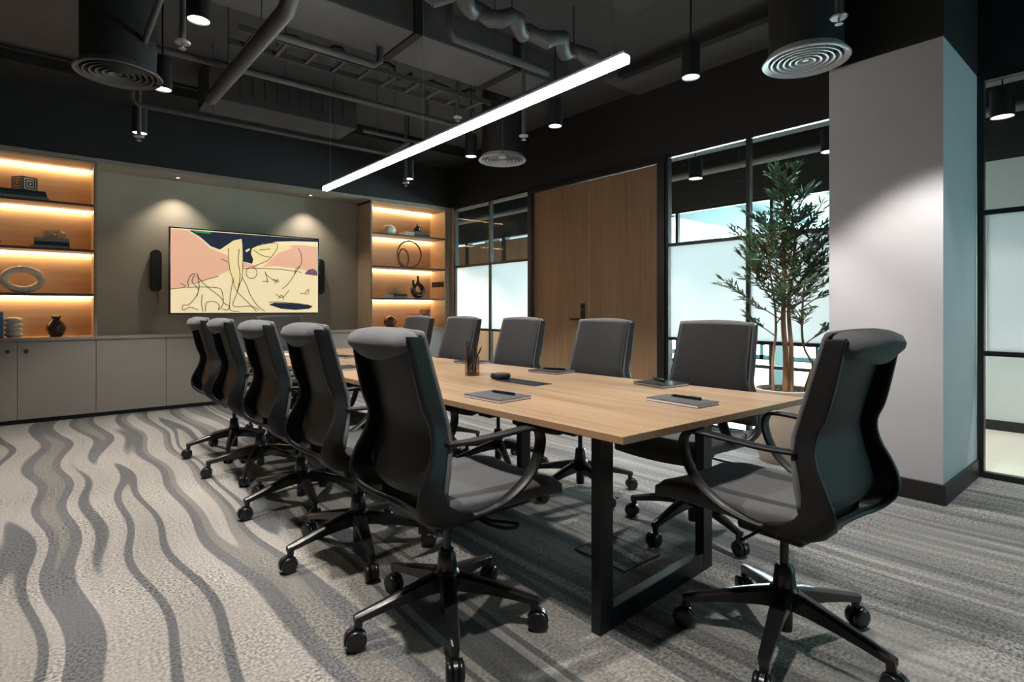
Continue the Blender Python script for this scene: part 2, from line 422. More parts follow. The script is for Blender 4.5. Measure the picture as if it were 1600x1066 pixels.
struct(MB().box(X1 + .12, 12.0, -3.2, 11.2, 2.78, 2.9).build('ceiling_office', 'offceil'))
struct(MB().box(X1 + .1, 12.0, 0.4, .5, 0, 2.78).build('wall_office_near', 'offwhite'))
struct(MB().box(X1 + .1, 12.0, 11.0, 11.1, 0, 2.78).build('wall_office_far', 'offwhite'))
dw = sempty('window_5', (12.0, 0, 0))
MB().box(0, .02, .5, 11.0, .10, 2.78).build('daylight_pane', 'day', dw)
fr = MB()
for k in range(9): fr.box(-.08, -.01, .5 + k*1.3, .58 + k*1.3, 0, 2.78)
fr.box(-.08, -.01, .5, 11, 0, .10); fr.box(-.08, -.01, .5, 11, 1.95, 2.0)
fr.build('window_frame', 'offceil', dw)

# office ceiling beams and benches (pale shapes seen through the glass)
for i, (y0, y1, z0) in enumerate(((2.6, 3.1, 2.45), (4.6, 5.2, 2.42), (6.6, 7.1, 2.45), (8.6, 9.1, 2.45))):
    struct(MB().box(X1 + .3, 11.8, y0, y1, z0, 2.78).build('trim_office_beam_%d' % (i+1), 'offwhite'))
for i, (x, y) in enumerate(((8.2, 4.4), (8.2, 6.5), (9.8, 4.4))):
    t = thing('office_bench', 'pale office desk beyond the glass, ' + ('in front of the near daylight window', 'farther along behind the door', 'second row towards daylight')[i], 'desk', (x, y, 0), 0, 'desks in the office beyond')
    MB().box(-.4, .4, -.8, .8, .70, .73).build('desk_top', 'offwhite', t, bevel=.004)
    for sy in (-.75, .75): MB().box(-.36, .36, sy - .02, sy + .02, 0, .70).build('panel_leg', 'offceil', t)

# ------------------------------------------------------------------ built-in cabinets
def cabinet(x0, x1, nd, label, knobs=False):
    w = (x1 - x0); t = thing('base_cabinet', label, 'cabinet', ((x0+x1)/2, YB, 0), 0, 'grey base cabinets along the back wall')
    MB().box(-w/2, w/2, .022, .44, .06, .79).build('carcass', 'gap', t)
    MB().box(-w/2, w/2, .04, .42, 0, .06).build('plinth', 'gap', t)
    dw_ = w / nd
    for k in range(nd):
        a = -w/2 + k*dw_
        d = MB().box(a + .002, a + dw_ - .002, 0, .02, .045, .788).build('door', 'cab', t, bevel=.0015)
        if knobs:
            kx = a + dw_ - .065 if k == 0 else a + .065
            MB().lathe([(0, 0), (.018, 0), (.018, .012), (.012, .016), (0, .016)], n=16).build('knob', 'bronze', d, smooth=True)
            kn = d.children[0]; kn.rotation_euler = (PI/2, 0, 0); kn.location = (kx, 0, .70)
    return t
cabinet(-.82, .374, 2, 'left grey cabinet with two round knobs, under the left lit shelves', True)
cabinet(.374, 1.60, 2, 'grey two-door cabinet without knobs left of the far chairs, under the screen', False)
cabinet(1.60, 3.386, 3, 'grey three-door cabinet behind the chairs, right of the plain two-door one', False)
cabinet(3.386, 4.60, 2, 'grey cabinet under the right lit shelves, in the corner by the glass', False)
tag(MB().box(-2.72, 2.72, -.012, .43, 0, .027).build('countertop', 'cab', None, bevel=.003, loc=(1.898, YB, .79)), 'long grey countertop over all the base cabinets', 'countertop')

# lit shelving
SZ = (2.16, 1.70, 1.255)
def bookcase(x0, x1, label):
    w = (x1 - x0)/2; t = thing('bookcase', label, 'shelves', ((x0+x1)/2, YB, .817), 0, 'lit wooden shelf niches')
    H = ZB - .817 - .02
    MB().box(-w, w, .42, .438, 0, H).build('back_panel', 'shelfwood', t)
    for s in (-1, 1):
        m = MB(); m.box(s*w - (.018 if s > 0 else 0), s*w + (.018 if s < 0 else 0), .004, .42, 0, H); m.build('side_panel', 'shelfwood', t)
        m = MB(); m.box(s*w - .010, s*w + .010, -.006, .003, 0, H); m.build('edge_strip', 'cab', t)
    MB().box(-w, w, 0, .42, H - .02, H).build('top_panel', 'shelfwood', t)
    MB().box(-w, w, 0, .42, 0, .006).build('bottom_panel', 'shelfwood', t)
    for z in SZ:
        b = MB().box(-w + .018, w - .018, .012, .42, z - .817 - .022, z - .817); b.mi = 1; b.box(-w + .018, w - .018, .0, .012, z - .817 - .022, z - .817)
        b.build('shelf', ['shelfwood', 'shelfedge'], t)
    for z in SZ + (ZB - .02 ,):
        zz = z - .817 - (.022 if z < 2.5 else .02) 
        MB().box(-w + .02, w - .02, .385, .40, zz - .010, zz - .001).build('led_strip', 'led', t)
    return t
bookcase(-.82, .374, 'left wooden shelf niche with warm strip lights, holding oval ring vase')
bookcase(3.386, 4.60, 'right wooden shelf niche with warm strip lights, holding the double ring sculpture')
for i in range(4):
    o = MB().box(-.008, 0, -.035, .035, -.042, .042); o.mi = 1; o.box(-.010, -.008, -.022, .022, -.028, .028)
    o = o.build('switch_plate', ['switch', 'glossblack'], None, bevel=.002, loc=(4.582, 7.10 + i*.085, 1.475))
    tag(o, 'black switch plate on the right niche side wall, one of four in a row', 'switch', 'switch plates in the right niche')

# ------------------------------------------------------------------ screen and speakers
tv = thing('wall_screen', 'large flat screen with a pink and cream line drawing on the back wall', 'television', (1.882, 7.20, 1.04))
W, Hh = .845, .985
MB().box(-W, W, 0, .06, 0, Hh).build('housing', 'glossblack', tv, bevel=.004)
m = MB(); m.box(-.06, .06, .06, .27, .35, .65); m.build('wall_bracket', 'metal', tv)
m = MB()
U0, U1, V0, V1 = -W + .014, W - .014, .016, Hh - .014
# drawing, in crop coordinates of a 1030 x 610 field (x right, y down)
def q(px, py, k):
    return (U0 + (U1-U0)*px/1030., -.002 - k*.0006, V1 - (V1-V0)*py/610.)
def poly(pts, mi, k):
    m.mi = mi; m.face([m.bm.verts.new(q(x, y, k)) for x, y in pts])
def stroke(pts, k=6, w=2.6, mi=4, n=6):
    P = cr_interp(pts, n) if len(pts) > 2 else pts; m.mi = mi
    L_, R_ = [], []
    for i, (x, y) in enumerate(P):
        a, b = P[max(i-1, 0)], P[min(i+1, len(P)-1)]; dx, dy = b[0]-a[0], b[1]-a[1]; l = math.hypot(dx, dy) or 1
        L_.append((x - dy/l*w, y + dx/l*w)); R_.append((x + dy/l*w, y - dx/l*w))
    for i in range(len(P) - 1): m.face([m.bm.verts.new(q(*p, k)) for p in (L_[i], L_[i+1], R_[i+1], R_[i])])
poly([(0,0),(1030,0),(1030,610),(0,610)], 0, 0)
poly([(0,8),(100,12),(160,45),(205,85),(240,125),(300,150),(365,175),(375,290),(290,335),(210,365),(120,410),(60,430),(0,440)], 1, 1)
poly([(455,215),(600,255),(780,70),(860,55),(1030,60),(1030,300),(900,255),(700,240),(455,265)], 1, 1)
poly([(110,8),(1030,0),(1030,20),(830,30),(700,45),(560,90),(530,230),(465,215),(350,150),(250,115),(180,50)], 2, 2)
poly([(130,6),(250,6),(250,22),(150,20)], 6, 3)
poly([(310,135),(400,60),(455,42),(465,120),(462,260),(450,420),(425,445),(405,380),(375,270),(360,160)], 3, 4)
poly([(545,215),(520,150),(530,110),(600,70),(700,50),(800,70),(830,85),(720,130),(640,200),(590,225)], 3, 4)
poly([(480,130),(510,110),(515,122),(490,142)], 3, 4)
poly([(650,548),(690,530),(820,535),(950,545),(990,560),(960,580),(850,590),(740,580)], 2, 3)
poly([(920,290),(955,255),(990,245),(1025,270),(1025,305),(970,300)], 5, 3)
for s_ in ([(365,120),(368,200),(375,280),(395,350),(420,440),(500,530),(560,600)], [(462,60),(465,200),(460,330),(440,400),(425,450)],
           [(400,350),(385,430),(375,520),(380,590),(440,600)], [(440,380),(420,470),(400,560),(520,560),(580,590)], [(460,340),(490,400),(520,480),(570,560),(620,600)],
           [(440,120),(432,220),(445,320),(430,440)], [(110,420),(105,380),(125,335),(150,325),(130,380),(170,440),(150,500),(110,550),(75,555),(75,590),(120,570),(170,590)],
           [(165,320),(175,420),(160,490)], [(95,425),(200,420),(300,425),(325,460),(330,540),(300,590)], [(160,340),(230,420),(310,490),(340,540),(370,560),(360,590),(320,580)],
           [(195,475),(190,540),(200,600)], [(215,600),(220,540),(260,525),(300,545),(300,590)], [(60,395),(95,420)], [(320,205),(360,225)],
           [(520,165),(525,110),(600,75),(700,55),(710,100),(650,190),(560,240),(535,260)], [(540,120),(600,160),(660,170)], [(580,120),(660,105)],
           [(870,85),(895,130),(895,210),(860,270),(800,370),(750,420)], [(880,230),(850,290)], [(860,240),(840,300)], [(700,460),(750,490),(800,430)], [(720,500),(745,470),(760,510)],
           [(620,285),(635,330),(640,375)], [(600,365),(650,362)], [(620,300),(680,350),(720,370)], [(690,380),(720,340)], [(680,345),(730,360)],
           [(890,450),(920,455),(940,430),(955,420),(950,455),(925,460)], [(650,530),(720,525),(900,540)], [(0,440),(90,425)], [(300,335),(200,372),(150,395)], [(470,270),(700,262),(900,280)],
           [(930,300),(990,250),(1020,300)], [(950,290),(1010,280)]):
    stroke(s_)
ring = [(525 + 38*math.cos(a*PI/8), 300 + 45*math.sin(a*PI/8)) for a in range(17)]
stroke(ring); stroke([(510,295),(515,297)]); stroke([(540,295),(545,297)])
m.build('screen', ['scream', 'spink', 'snavy', 'slimb', 'sline', 'spurple', 'sgreen'], tv)
for s, lab in ((-1, 'tall black slim wall speaker left of the screen'), (1, 'tall black slim wall speaker right of the screen')):
    t = thing('wall_speaker', lab, 'speaker', (1.885 + s*.945, 7.40, 1.30), 0, 'slim speakers beside the screen')
    pts = []
    m = MB(); r = .055
    for zc, a0 in ((.42, 0), (.055, PI)):
        for k in range(13): pts.append((r*math.cos(a0 + k*PI/12), zc + r*math.sin(a0 + k*PI/12)))
    a = [m.bm.verts.new((x, 0, z)) for x, z in pts]; b = [m.bm.verts.new((x, .05, z)) for x, z in pts]
    m.face(a); m.face(b[::-1])
    for i in range(len(pts)): m.face([a[i], a[(i+1) % len(pts)], b[(i+1) % len(pts)], b[i]])
    m.build('speaker_body', 'cloth_sp', t, bevel=.006)
    MB().box(-.02, .02, .05, .07, .15, .33).build('bracket', 'metal', t)

# ------------------------------------------------------------------ shelf objects
def on_shelf(level): return (2.16, 1.70, 1.255, .823)[level] + .001
YS = 7.20
def book_flat(x, y, z, w, d, h, cover, label, rz=0., group=None):
    t = thing('book', label, 'book', (x, y, z), rz, group)
    m = MB(); m.box(-w/2, w/2, -d/2, d/2, 0, .003); m.box(-w/2, w/2, -d/2, d/2, h - .003, h); m.box(-w/2, w/2, -d/2, -d/2 + .004, .003, h - .003)
    m.build('cover', cover, t); MB().box(-w/2 + .006, w/2 - .006, -d/2 + .004, d/2 - .006, .003, h - .003).build('pages', 'pages', t)
    return z + h
def book_stand(x, y, z, th, d, h, cover, label, rz=0., group=None):
    t = thing('book', label, 'book', (x, y, z), rz, group)
    m = MB(); m.box(-th/2, -th/2 + .003, -d/2, d/2, 0, h); m.box(th/2 - .003, th/2, -d/2, d/2, 0, h); m.box(-th/2 + .003, th/2 - .003, -d/2, -d/2 + .004, 0, h)
    m.build('cover', cover, t); MB().box(-th/2 + .003, th/2 - .003, -d/2 + .004, d/2 - .006, .006, h - .006).build('pages', 'pages', t)
z = on_shelf(0)
z = book_flat(-.17, YS, z, .36, .24, .030, 'bookgrey', 'grey book at the bottom of the stack on the top left shelf', 0, 'books on the top left shelf')
z = book_flat(-.18, YS, z, .34, .23, .030, 'bookgreen', 'dark green book in the middle of the stack on the top left shelf', .03, 'books on the top left shelf')
z = book_flat(-.18, YS, z, .33, .22, .028, 'bookblk', 'black book on top of the stack under the patterned cube', -.02, 'books on the top left shelf')
# patterned cube ornament: square outlines nested on each face
t = thing('cube_ornament', 'cream cube with black nested squares on top of left shelf books', 'ornament', (-.175, YS, z), R(38))
MB().box(-.068, .068, -.068, .068, 0, .136).build('block', 'ceramic', t)
for f_ in range(4):
    m = MB()
    for e in (.066, .044, .022):
        for a0, a1, b0, b1 in ((-e, e, -e, -e + .010), (-e, e, e - .010, e), (-e, -e + .010, -e, e), (e - .010, e, -e, e)):
            m.box(a0, a1, -.0705, -.068, .068 + b0, .068 + b1)
    m.build('pattern', 'bookblk', t, rz=f_*PI/2)
z = on_shelf(1)
z = book_flat(.02, YS, z, .30, .22, .025, 'bookgrey', 'pale grey book at the bottom of the second left shelf stack', 0, 'books on the second left shelf')
z = book_flat(.03, YS, z, .27, .21, .040, 'bookblk', 'black book in the middle of the second left shelf stack', 0, 'books on the second left shelf')
z = book_flat(.03, YS, z, .27, .21, .035, 'bookgrey', 'grey book on top of its stack, under the pale knot', 0, 'books on the second left shelf')
def knot(name, label, cat, loc, R_, r, mt, p=2, q_=3, flat=.5):
    pts = []
    for k in range(96):
        a = 2*PI*k/96; rr = R_*(1 + .42*math.cos(q_*a))
        pts.append((rr*math.cos(p*a), rr*math.sin(p*a)*.8, R_*flat*math.sin(q_*a) + R_*flat + r))
    o = MB().tube(pts, r, 10, True).build(name, mt, None, smooth=True, loc=loc); tag(o, label, cat); return o
knot('knot_ornament', 'pale rope-like knot lying on the second left shelf books', 'ornament', (.04, YS, z), .062, .016, 'rope')
t = MB(); t.lathe([(0, 0), (.04, 0), (.055, .04), (.03, .10), (.015, .15), (.02, .17), (0, .17)], n=20)
tag(t.build('bottle_vase', 'darkvase', None, smooth=True, loc=(-.40, YS, on_shelf(1))), 'small dark vase at the left picture edge on the second left shelf', 'vase')
# oval ring vase
def oval(a, b, r, n=48): return [(a*math.cos(2*PI*k/n), 0, b*math.sin(2*PI*k/n)) for k in range(n)]
m = MB(); n = 56; rs = []
for k in range(n):
    a = 2*PI*k/n; c_ = Vector((.138*math.cos(a), 0, .098*math.sin(a))); nn = Vector((math.cos(a)*.7, 0, math.sin(a))).normalized()
    rs.append([c_ + nn*(.034*math.cos(b_)) + Vector((0, 1, 0))*(.052*math.sin(b_)) for b_ in [2*PI*j/14 for j in range(14)]])
rs.append(rs[0]); m.rings(rs, caps=False)
tag(m.build('oval_ring_vase', 'ceramic', None, smooth=True, loc=(-.19, YS, on_shelf(2) + .132), rz=.1), 'cream oval ring vase on the third left shelf', 'vase')
book_stand(-.40, YS, on_shelf(3), .045, .18, .265, 'bookblue', 'blue book standing on the left counter, nearest picture edge', 0, 'blue books on the counter')
book_stand(-.345, YS, on_shelf(3), .035, .17, .25, 'bookblue', 'blue book standing on the left counter, next to the ribbed vase', 0, 'blue books on the counter')
m = MB(); prof = [(0, 0), (.05, 0)]
for k in range(4):
    for a in range(7): prof.append((.048 + .022*math.sin(PI*a/6), .006 + k*.046 + .046*a/6))
prof += [(.03, .196), (0, .196)]
m.lathe(prof, n=28)
tag(m.build('ribbed_vase', 'marble', None, smooth=True, loc=(-.255, YS, on_shelf(3))), 'white ribbed vase beside the blue books on the counter', 'vase')
m = MB(); m.lathe([(0, 0), (.045, 0), (.06, .02), (.079, .07), (.077, .105), (.055, .145), (.034, .165), (.032, .185), (.042, .205), (.036, .207), (.027, .188), (.026, .17), (0, .16)], n=32)
vz = tag(m.build('round_vase', 'darkvase', None, smooth=True, loc=(.062, YS, on_shelf(3))), 'dark brown round vase with short neck on left counter', 'vase')
# right niche
m = MB(); m.lathe([(0, 0), (.07, 0), (.105, .035), (.115, .07), (.095, .115), (.055, .138), (0, .145)], n=28, sy=.8)
t = tag(m.build('boulder_ornament', 'marble', None, smooth=True, loc=(3.74, YS, on_shelf(0)), rz=.3), 'white rounded boulder ornament on the top right shelf', 'ornament')
z = on_shelf(0)
book_flat(4.02, YS, z, .16, .2, .06, 'pages', 'cream book lying at the left of the top right shelf stack', 0, 'books on the top right shelf')
z = book_flat(4.23, YS, z, .25, .21, .035, 'bookblk', 'black book at the bottom of the top right shelf stack', 0, 'books on the top right shelf')
z = book_flat(4.22, YS, z, .22, .2, .045, 'bookbrown', 'brown book under the round dark bud ornament', .05, 'books on the top right shelf')
t = thing('bud_ornament', 'small dark round bud ornament on top right shelf books', 'ornament', (4.20, YS, z))
MB().lathe([(0, 0), (.03, 0), (.052, .03), (.052, .06), (.035, .09), (.012, .105), (0, .106)], n=18).build('bud', 'darkvase', t, smooth=True)
MB().lathe([(0, .10), (.012, .10), (.008, .125), (0, .125)], n=10).build('stem', 'darkvase', t, smooth=True)
def ring_(cx, R_, r, y, z0, rz=0.):
    m = MB(); pts = [(R_*math.cos(2*PI*k/48), 0, R_ + r + R_*math.sin(2*PI*k/48)) for k in range(48)]; m.tube(pts, r, 10, True); return m
t = thing('ring_sculpture', 'bronze sculpture of one ring inside a bigger ring, right second shelf', 'sculpture', (4.03, YS, on_shelf(1)))
ring_(0, .195, .012, 0, 0).build('large_ring', 'bronze', t, smooth=True, loc=(.06, .03, 0))
ring_(0, .13, .013, 0, 0).build('small_ring', 'bronze', t, smooth=True, loc=(-.07, -.03, 0), rz=.5)
z = on_shelf(2)
book_flat(3.70, YS + .02, z, .16, .2, .05, 'pages', 'cream book lying under the lattice ornament, right third shelf', 0, 'books on the third right shelf')
z2 = book_flat(3.87, YS - .01, z, .22, .2, .028, 'bookgrey', 'grey book at the bottom of the third right shelf stack', 0, 'books on the third right shelf')
z2 = book_flat(3.87, YS - .01, z2, .21, .19, .032, 'bookblk', 'black book on top of the third right shelf stack', 0, 'books on the third right shelf')
knot('lattice_ornament', 'pale open lattice ornament on the third right shelf books', 'ornament', (3.81, YS, z2 + .001), .055, .013, 'rope', 2, 5, .75)
# hollow vase with two necks
t = thing('hollow_vase', 'black hollow vase with two necks on the third right shelf', 'vase', (4.21, YS, on_shelf(2)))
m = MB(); rs = []; n = 44
for k in range(n):
    a = 2*PI*k/n; c_ = Vector((.078*math.cos(a), 0, .128 + .078*math.sin(a)*1.05)); nn = Vector((math.cos(a), 0, math.sin(a)))
    th = .036 + .012*(-math.sin(a))
    rs.append([c_ + nn*(th*math.cos(b_)) + Vector((0, .05*math.sin(b_), 0)) for b_ in [2*PI*j/12 for j in range(12)]])
rs.append(rs[0]); m.rings(rs, caps=False); m.build('body', 'darkvase', t, smooth=True)
MB().tube([(0, 0, .21), (0, 0, .25), (.004, 0, .28), (.004, 0, .335)], [.045, .03, .016, .018], 14).build('tall_neck', 'darkvase', t, smooth=True)
MB().tube([(-.06, 0, .18), (-.07, 0, .21), (-.075, 0, .24), (-.075, 0, .27)], [.04, .026, .016, .018], 14).build('short_neck', 'darkvase', t, smooth=True)
t = thing('sphere_ornament', 'dark bronze ball with a ridge on the right counter', 'ornament', (3.76, YS, on_shelf(3)))
MB().lathe([(.0, 0), (.03, .003)] + [(.09*math.sin(a*PI/14), .09 - .09*math.cos(a*PI/14)) for a in range(2, 14)] + [(0, .18)], n=26).build('ball', 'bronze', t, smooth=True)
MB().lathe([(.08, .084), (.093, .084), (.093, .098), (.08, .098)], n=26).build('band', 'darkvase', t, smooth=True)
book_stand(4.16, YS, on_shelf(3), .075, .17, .20, 'bookred', 'red book standing on the right counter', 0, 'books standing on the right counter')
book_stand(4.23, YS, on_shelf(3), .05, .17, .19, 'pages', 'white book standing right of the red one', 0, 'books standing on the right counter')
book_stand(4.285, YS, on_shelf(3), .045, .17, .20, 'bookblk', 'thin black book standing between white and brown ones', 0, 'books standing on the right counter')
book_stand(4.36, YS + .05, on_shelf(3), .06, .2, .27, 'bookbrown', 'tall brown book behind the red one on the right counter', 0, 'books standing on the right counter')

# ------------------------------------------------------------------ ceiling fittings
def lamp(name, x, y, zb, label, cat='ceiling lamp', group=None, ztop=ZC, watts=0, d=.0575, h=.215):
    t = thing(name, label, cat, (x, y, zb), 0, group)
    m = MB(); m.lathe([(d - .006, .012), (d - .006, 0), (d, 0), (d, h), (.0, h)], n=28); m.build('lamp_body', 'lampblack', t, smooth=True)
    MB().lathe([(0, .008), (d - .006, .008), (d - .006, .012), (0, .012)], n=28).build('lens', 'lens', t, smooth=True)
    MB().cyl((0, 0, h), (0, 0, ztop - zb), .006, 8).build('stem', 'lampblack', t, smooth=True)
    return t
def spot(x, y, z, w, ang=86, blend=.35, col=(1, .95, .88), target=None, r=.04):
    ld = bpy.data.lights.new('spot', 'SPOT'); ld.energy = w; ld.spot_size = R(ang); ld.spot_blend = blend; ld.shadow_soft_size = r; ld.color = col
    o = bpy.data.objects.new('spot_light', ld); C.objects.link(o); o.location = (x, y, z)
    if target: o.rotation_euler = (Vector(target) - Vector((x, y, z))).to_track_quat('-Z', 'Y').to_euler()
    return o
SPW = 185
for i, y in enumerate((.78, 2.0, 3.25, 4.43, 5.66)):
    for s, x in (('left', .60), ('right', 3.19)):
        if (s == 'left' and i >= 2) or (s == 'right' and i >= 1):
            if s == 'left': lab = {2: 'near', 3: 'middle', 4: 'far'}[i] + ' black cylinder lamp of the left row'
            else: lab = {1: 'nearest black cylinder lamp of the right row, near the column', 2: 'second black cylinder lamp of the right row, over the doors', 3: 'third black cylinder lamp of the right row, beside the far grille', 4: 'farthest black cylinder lamp of the right row, by the back wall'}[i]
            lamp('cylinder_lamp', x, y, 2.60, lab + (', lit' if s == 'left' else ''), 'ceiling lamp', 'black cylinder ceiling lamps in two rows')
        spot(x, y, 2.598, SPW)
for i, (y, lab) in enumerate(((.83, 'cylinder lamp in the corridor right of the white column'), (2.05, 'cylinder lamp in the corridor half hidden behind the white column'), (3.45, 'cylinder lamp in the corridor seen beside the wooden door'))):
    lamp('corridor_lamp', 5.6, y, 2.57, lab, 'ceiling lamp', 'corridor cylinder lamps', 3.3, d=.075)
    spot(5.6, y, 2.568, 120)
for y in (-.45, -1.7, 4.9, 6.3): spot(5.6, y, 2.568, 120)
for y in (7.6, 8.8, 10.0): spot(5.6, y, 2.568, 230, 120)
# linear lamp
t = thing('linear_lamp', 'long bright linear lamp hanging over the table', 'ceiling lamp', (1.90, 1.50, 2.14))
MB().box(-.022, .022, 0, 3.37, .018, .052).build('diffuser', 'tube', t, bevel=.003)
MB().box(-.018, .018, .0, 3.37, .0525, .066).build('rail', 'steel', t)
for y in (.08, 1.68, 3.25):
    MB().cyl((0, y, .066), (0, y, ZC - 2.14), .0016, 6).build('cable', 'steel', t, smooth=True)
# round diffusers on duct drops
def diffuser(x, y, label, mt='vent'):
    t = thing('ceiling_diffuser', label, 'air vent', (x, y, 2.60), 0, 'round air diffusers on black ducts')
    m = MB(); m.lathe([(.205, .012), (.238, 0), (.243, .008), (.21, .05), (.198, .05), (.205, .012)], n=48); m.build('outer_ring', mt, t, smooth=True)
    for k in range(5):
        r = .185 - k*.034
        m = MB(); m.lathe([(r - .004, .006), (r + .008, .002), (r - .008, .045), (r - .014, .045), (r - .004, .006)], n=40); m.build('cone_ring', mt, t, smooth=True)
    MB().lathe([(0, .01), (.018, .01), (.014, .045), (0, .045)], n=20).build('centre_disc', mt, t, smooth=True)
    MB().lathe([(.0, .05), (.205, .05), (.205, ZC - 2.60), (0, ZC - 2.60)], n=40).build('duct_drop', 'black', t, smooth=True)
    return t
diffuser(.35, 4.35, 'dark round air diffuser at upper left beside the left lamps', 'duct')
diffuser(3.53, 1.43, 'pale round air diffuser near the white column')
diffuser(3.53, 4.36, 'far round air diffuser over the wooden doors')
def sprinkler(x, y, z, label, ztop=ZC):
    t = thing('sprinkler', label, 'sprinkler', (x, y, z), 0, 'fire sprinklers under the ceiling')
    MB().lathe([(0, .03), (.036, .03), (.040, .036), (.030, .046), (0, .046)], n=20).build('escutcheon', 'steel', t, smooth=True)
    m = MB(); m.lathe([(0, 0), (.018, 0), (.018, .004), (.004, .006), (.006, .03), (0, .03)], n=14); m.build('deflector', 'steel', t, smooth=True)
    MB().cyl((0, 0, .046), (0, 0, ztop - z), .016, 12).build('drop_pipe', 'pipe', t, smooth=True)
sprinkler(.555, 3.42, 2.50, 'fire sprinkler at upper left between the left lamps')
sprinkler(.58, 5.52, 2.50, 'fire sprinkler below the farthest left lamp')
sprinkler(2.98, 1.05, 2.50, 'fire sprinkler at the top edge above the white column')
sprinkler(3.02, 3.45, 2.50, 'fire sprinkler hanging left of the second right lamp')
sprinkler(3.12, 5.60, 2.50, 'fire sprinkler beside the farthest right lamp')
sprinkler(2.84, 4.15, 2.80, 'fire sprinkler above the middle of the linear lamp')
t = thing('smoke_detector', 'grey round smoke detector in front of far air diffuser', 'smoke detector', (3.34, 4.12, 2.55))
MB().lathe([(0, 0), (.04, 0), (.055, .014), (.055, .03), (0, .03)], n=24).build('detector_body', 'steel', t, smooth=True)
MB().cyl((0, 0, .03), (0, 0, ZC - 2.55), .004, 8).build('stem', 'pipe', t, smooth=True)
# ducts, trays, pipes
t = thing('air_duct', 'flat grey air duct in sections across the ceiling middle', 'duct', (0, 0, 3.10))
for a, b in ((.55, 2.03), (2.09, 2.97), (3.02, 3.62)):
    MB().box(a, b, 3.52, 4.02, 0, ZC - 3.10).build('duct_section', 'duct', t, bevel=.006)
for x in (2.06, 2.995):
    MB().box(x - .032, x + .032, 3.50, 4.04, -.012, ZC - 3.10).build('flange', 'black', t)
tag(MB().box(4.14, XR - .002, 1.6, 3.55, 3.31, ZC - .002).build('ceiling_panel', 'duct', bevel=.004), 'flat grey panel on the ceiling above the wooden doors', 'panel')
tag(MB().box(-1.6, .3, 4.9, 6.15, 3.27, ZC - .002).build('ceiling_panel', 'duct', bevel=.004), 'flat grey panel on the ceiling at upper left', 'panel')
def pipe(name, pts, r, label, cat='pipe', mt='pipe', hang=(), n=12):
    t = thing(name, label, cat, pts[0])
    P = [Vector(p) - Vector(pts[0]) for p in pts]
    MB().tube(P, r, n).build('pipe_run', mt, t, smooth=True)
    for f in hang:
        tt = f*(len(P)-1); i = min(int(tt), len(P)-2); p = P[i].lerp(P[i+1], tt - i)
        top = (3.3 if pts[0][0] > XR else ZC) - pts[0][2]
        m = MB(); m.cyl(p, (p.x, p.y, top), .005, 6); m.build('hanger', 'pipe', t)
    return t
pipe('water_pipe', [(.5, 5.2, ZC), (.5, 5.2, 2.74), (.54, 5.2, 2.70), (2.65, 5.2, 2.70), (2.69, 5.16, 2.70), (2.69, 4.75, 2.72)], .018, 'thin grey pipe nearest the back wall, running across', hang=(.45, .55))
pipe('water_pipe', [(.55, 4.5, 2.90), (3.02, 4.5, 2.90), (3.08, 4.44, 2.90), (3.08, 3.1, 2.90)], .024, 'thin grey pipe crossing behind the thick diagonal pipe', hang=(.12, .25))
pipe('water_pipe', [(2.30, 4.94, 2.80), (3.0, 4.94, 2.80), (3.0, 4.94, ZC)], .018, 'short grey pipe above the linear lamp far end', hang=(.1,))
pipe('drain_pipe', [(1.01, 4.99, 2.80), (1.04, 3.25, 2.80), (1.04, 3.15, 2.86), (1.04, 3.10, ZC)], .048, 'thick grey pipe pointing at the screen wall', n=16, hang=(.1, .25))
pipe('water_pipe', [(1.12, 3.9, 2.96), (1.90, 3.9, 2.96), (1.95, 3.9, 3.0), (1.95, 3.9, 3.10)], .026, 'grey pipe under the left end of the flat duct')
pipe('water_pipe', [(2.08, 3.14, ZC), (2.08, 3.14, 3.0), (2.12, 3.14, 2.95), (3.0, 3.14, 2.95)], .030, 'grey pipe just above the linear lamp near end', hang=(.8,))
pipe('water_pipe', [(.47, 2.6, 2.80), (.47, 4.40, 2.80), (.47, 4.45, ZC)], .018, 'thin grey pipe at upper left along the lamp row', hang=(.3,))
pipe('conduit', [(-1.8, 6.1, 3.24), (2.2, 6.1, 3.24)], .018, 'thin black conduit along the back beam at upper left', mt='black', hang=(.3,))
pts = [(1.2 + k*.06, 2.85 + .05*math.sin(k*.9), 3.02 + .025*math.sin(k*1.7)) for k in range(34)]
rr = [.055 + .008*math.sin(k*2.6) for k in range(34)]
t = thing('flexible_duct', 'crumpled flexible grey duct above the linear lamp', 'duct', (0, 0, 0))
MB().tube(pts, rr, 12).build('duct_hose', 'pipe', t, smooth=True)
for x in (1.5, 2.4, 3.0): MB().cyl((x, 2.86, 3.06), (x, 2.86, ZC), .006, 6).build('hanger', 'pipe', t)
t = thing('cable_tray', 'black cable tray along the ceiling on the door side', 'cable tray', (4.09, -1.0, 3.25))
m = MB(); m.box(-.045, .045, 0, 4.3, 0, .006); m.box(-.045, -.039, 0, 4.3, .006, .05); m.box(.039, .045, 0, 4.3, .006, .05); m.build('tray', 'black', t)
for y in (.5, 2.2, 3.9): MB().cyl((0, y, .006), (0, y, ZC - 3.25), .006, 6).build('hanger', 'black', t)
t = thing('cable_tray', 'grey ladder cable tray across the ceiling middle', 'cable tray', (1.0, 4.12, 3.02))
m = MB()
for y in (0, .26): m.box(0, 2.2, y, y + .012, 0, .045)
m.build('tray_rails', 'pipe', t)
for k in range(10): MB().box(.1 + k*.22, .125 + k*.22, .012, .26, .005, .02).build('rung', 'pipe', t)
for x in (.3, 1.2, 2.1): MB().cyl((x, .13, .02), (x, .13, ZC - 3.02), .006, 6).build('hanger', 'pipe', t)
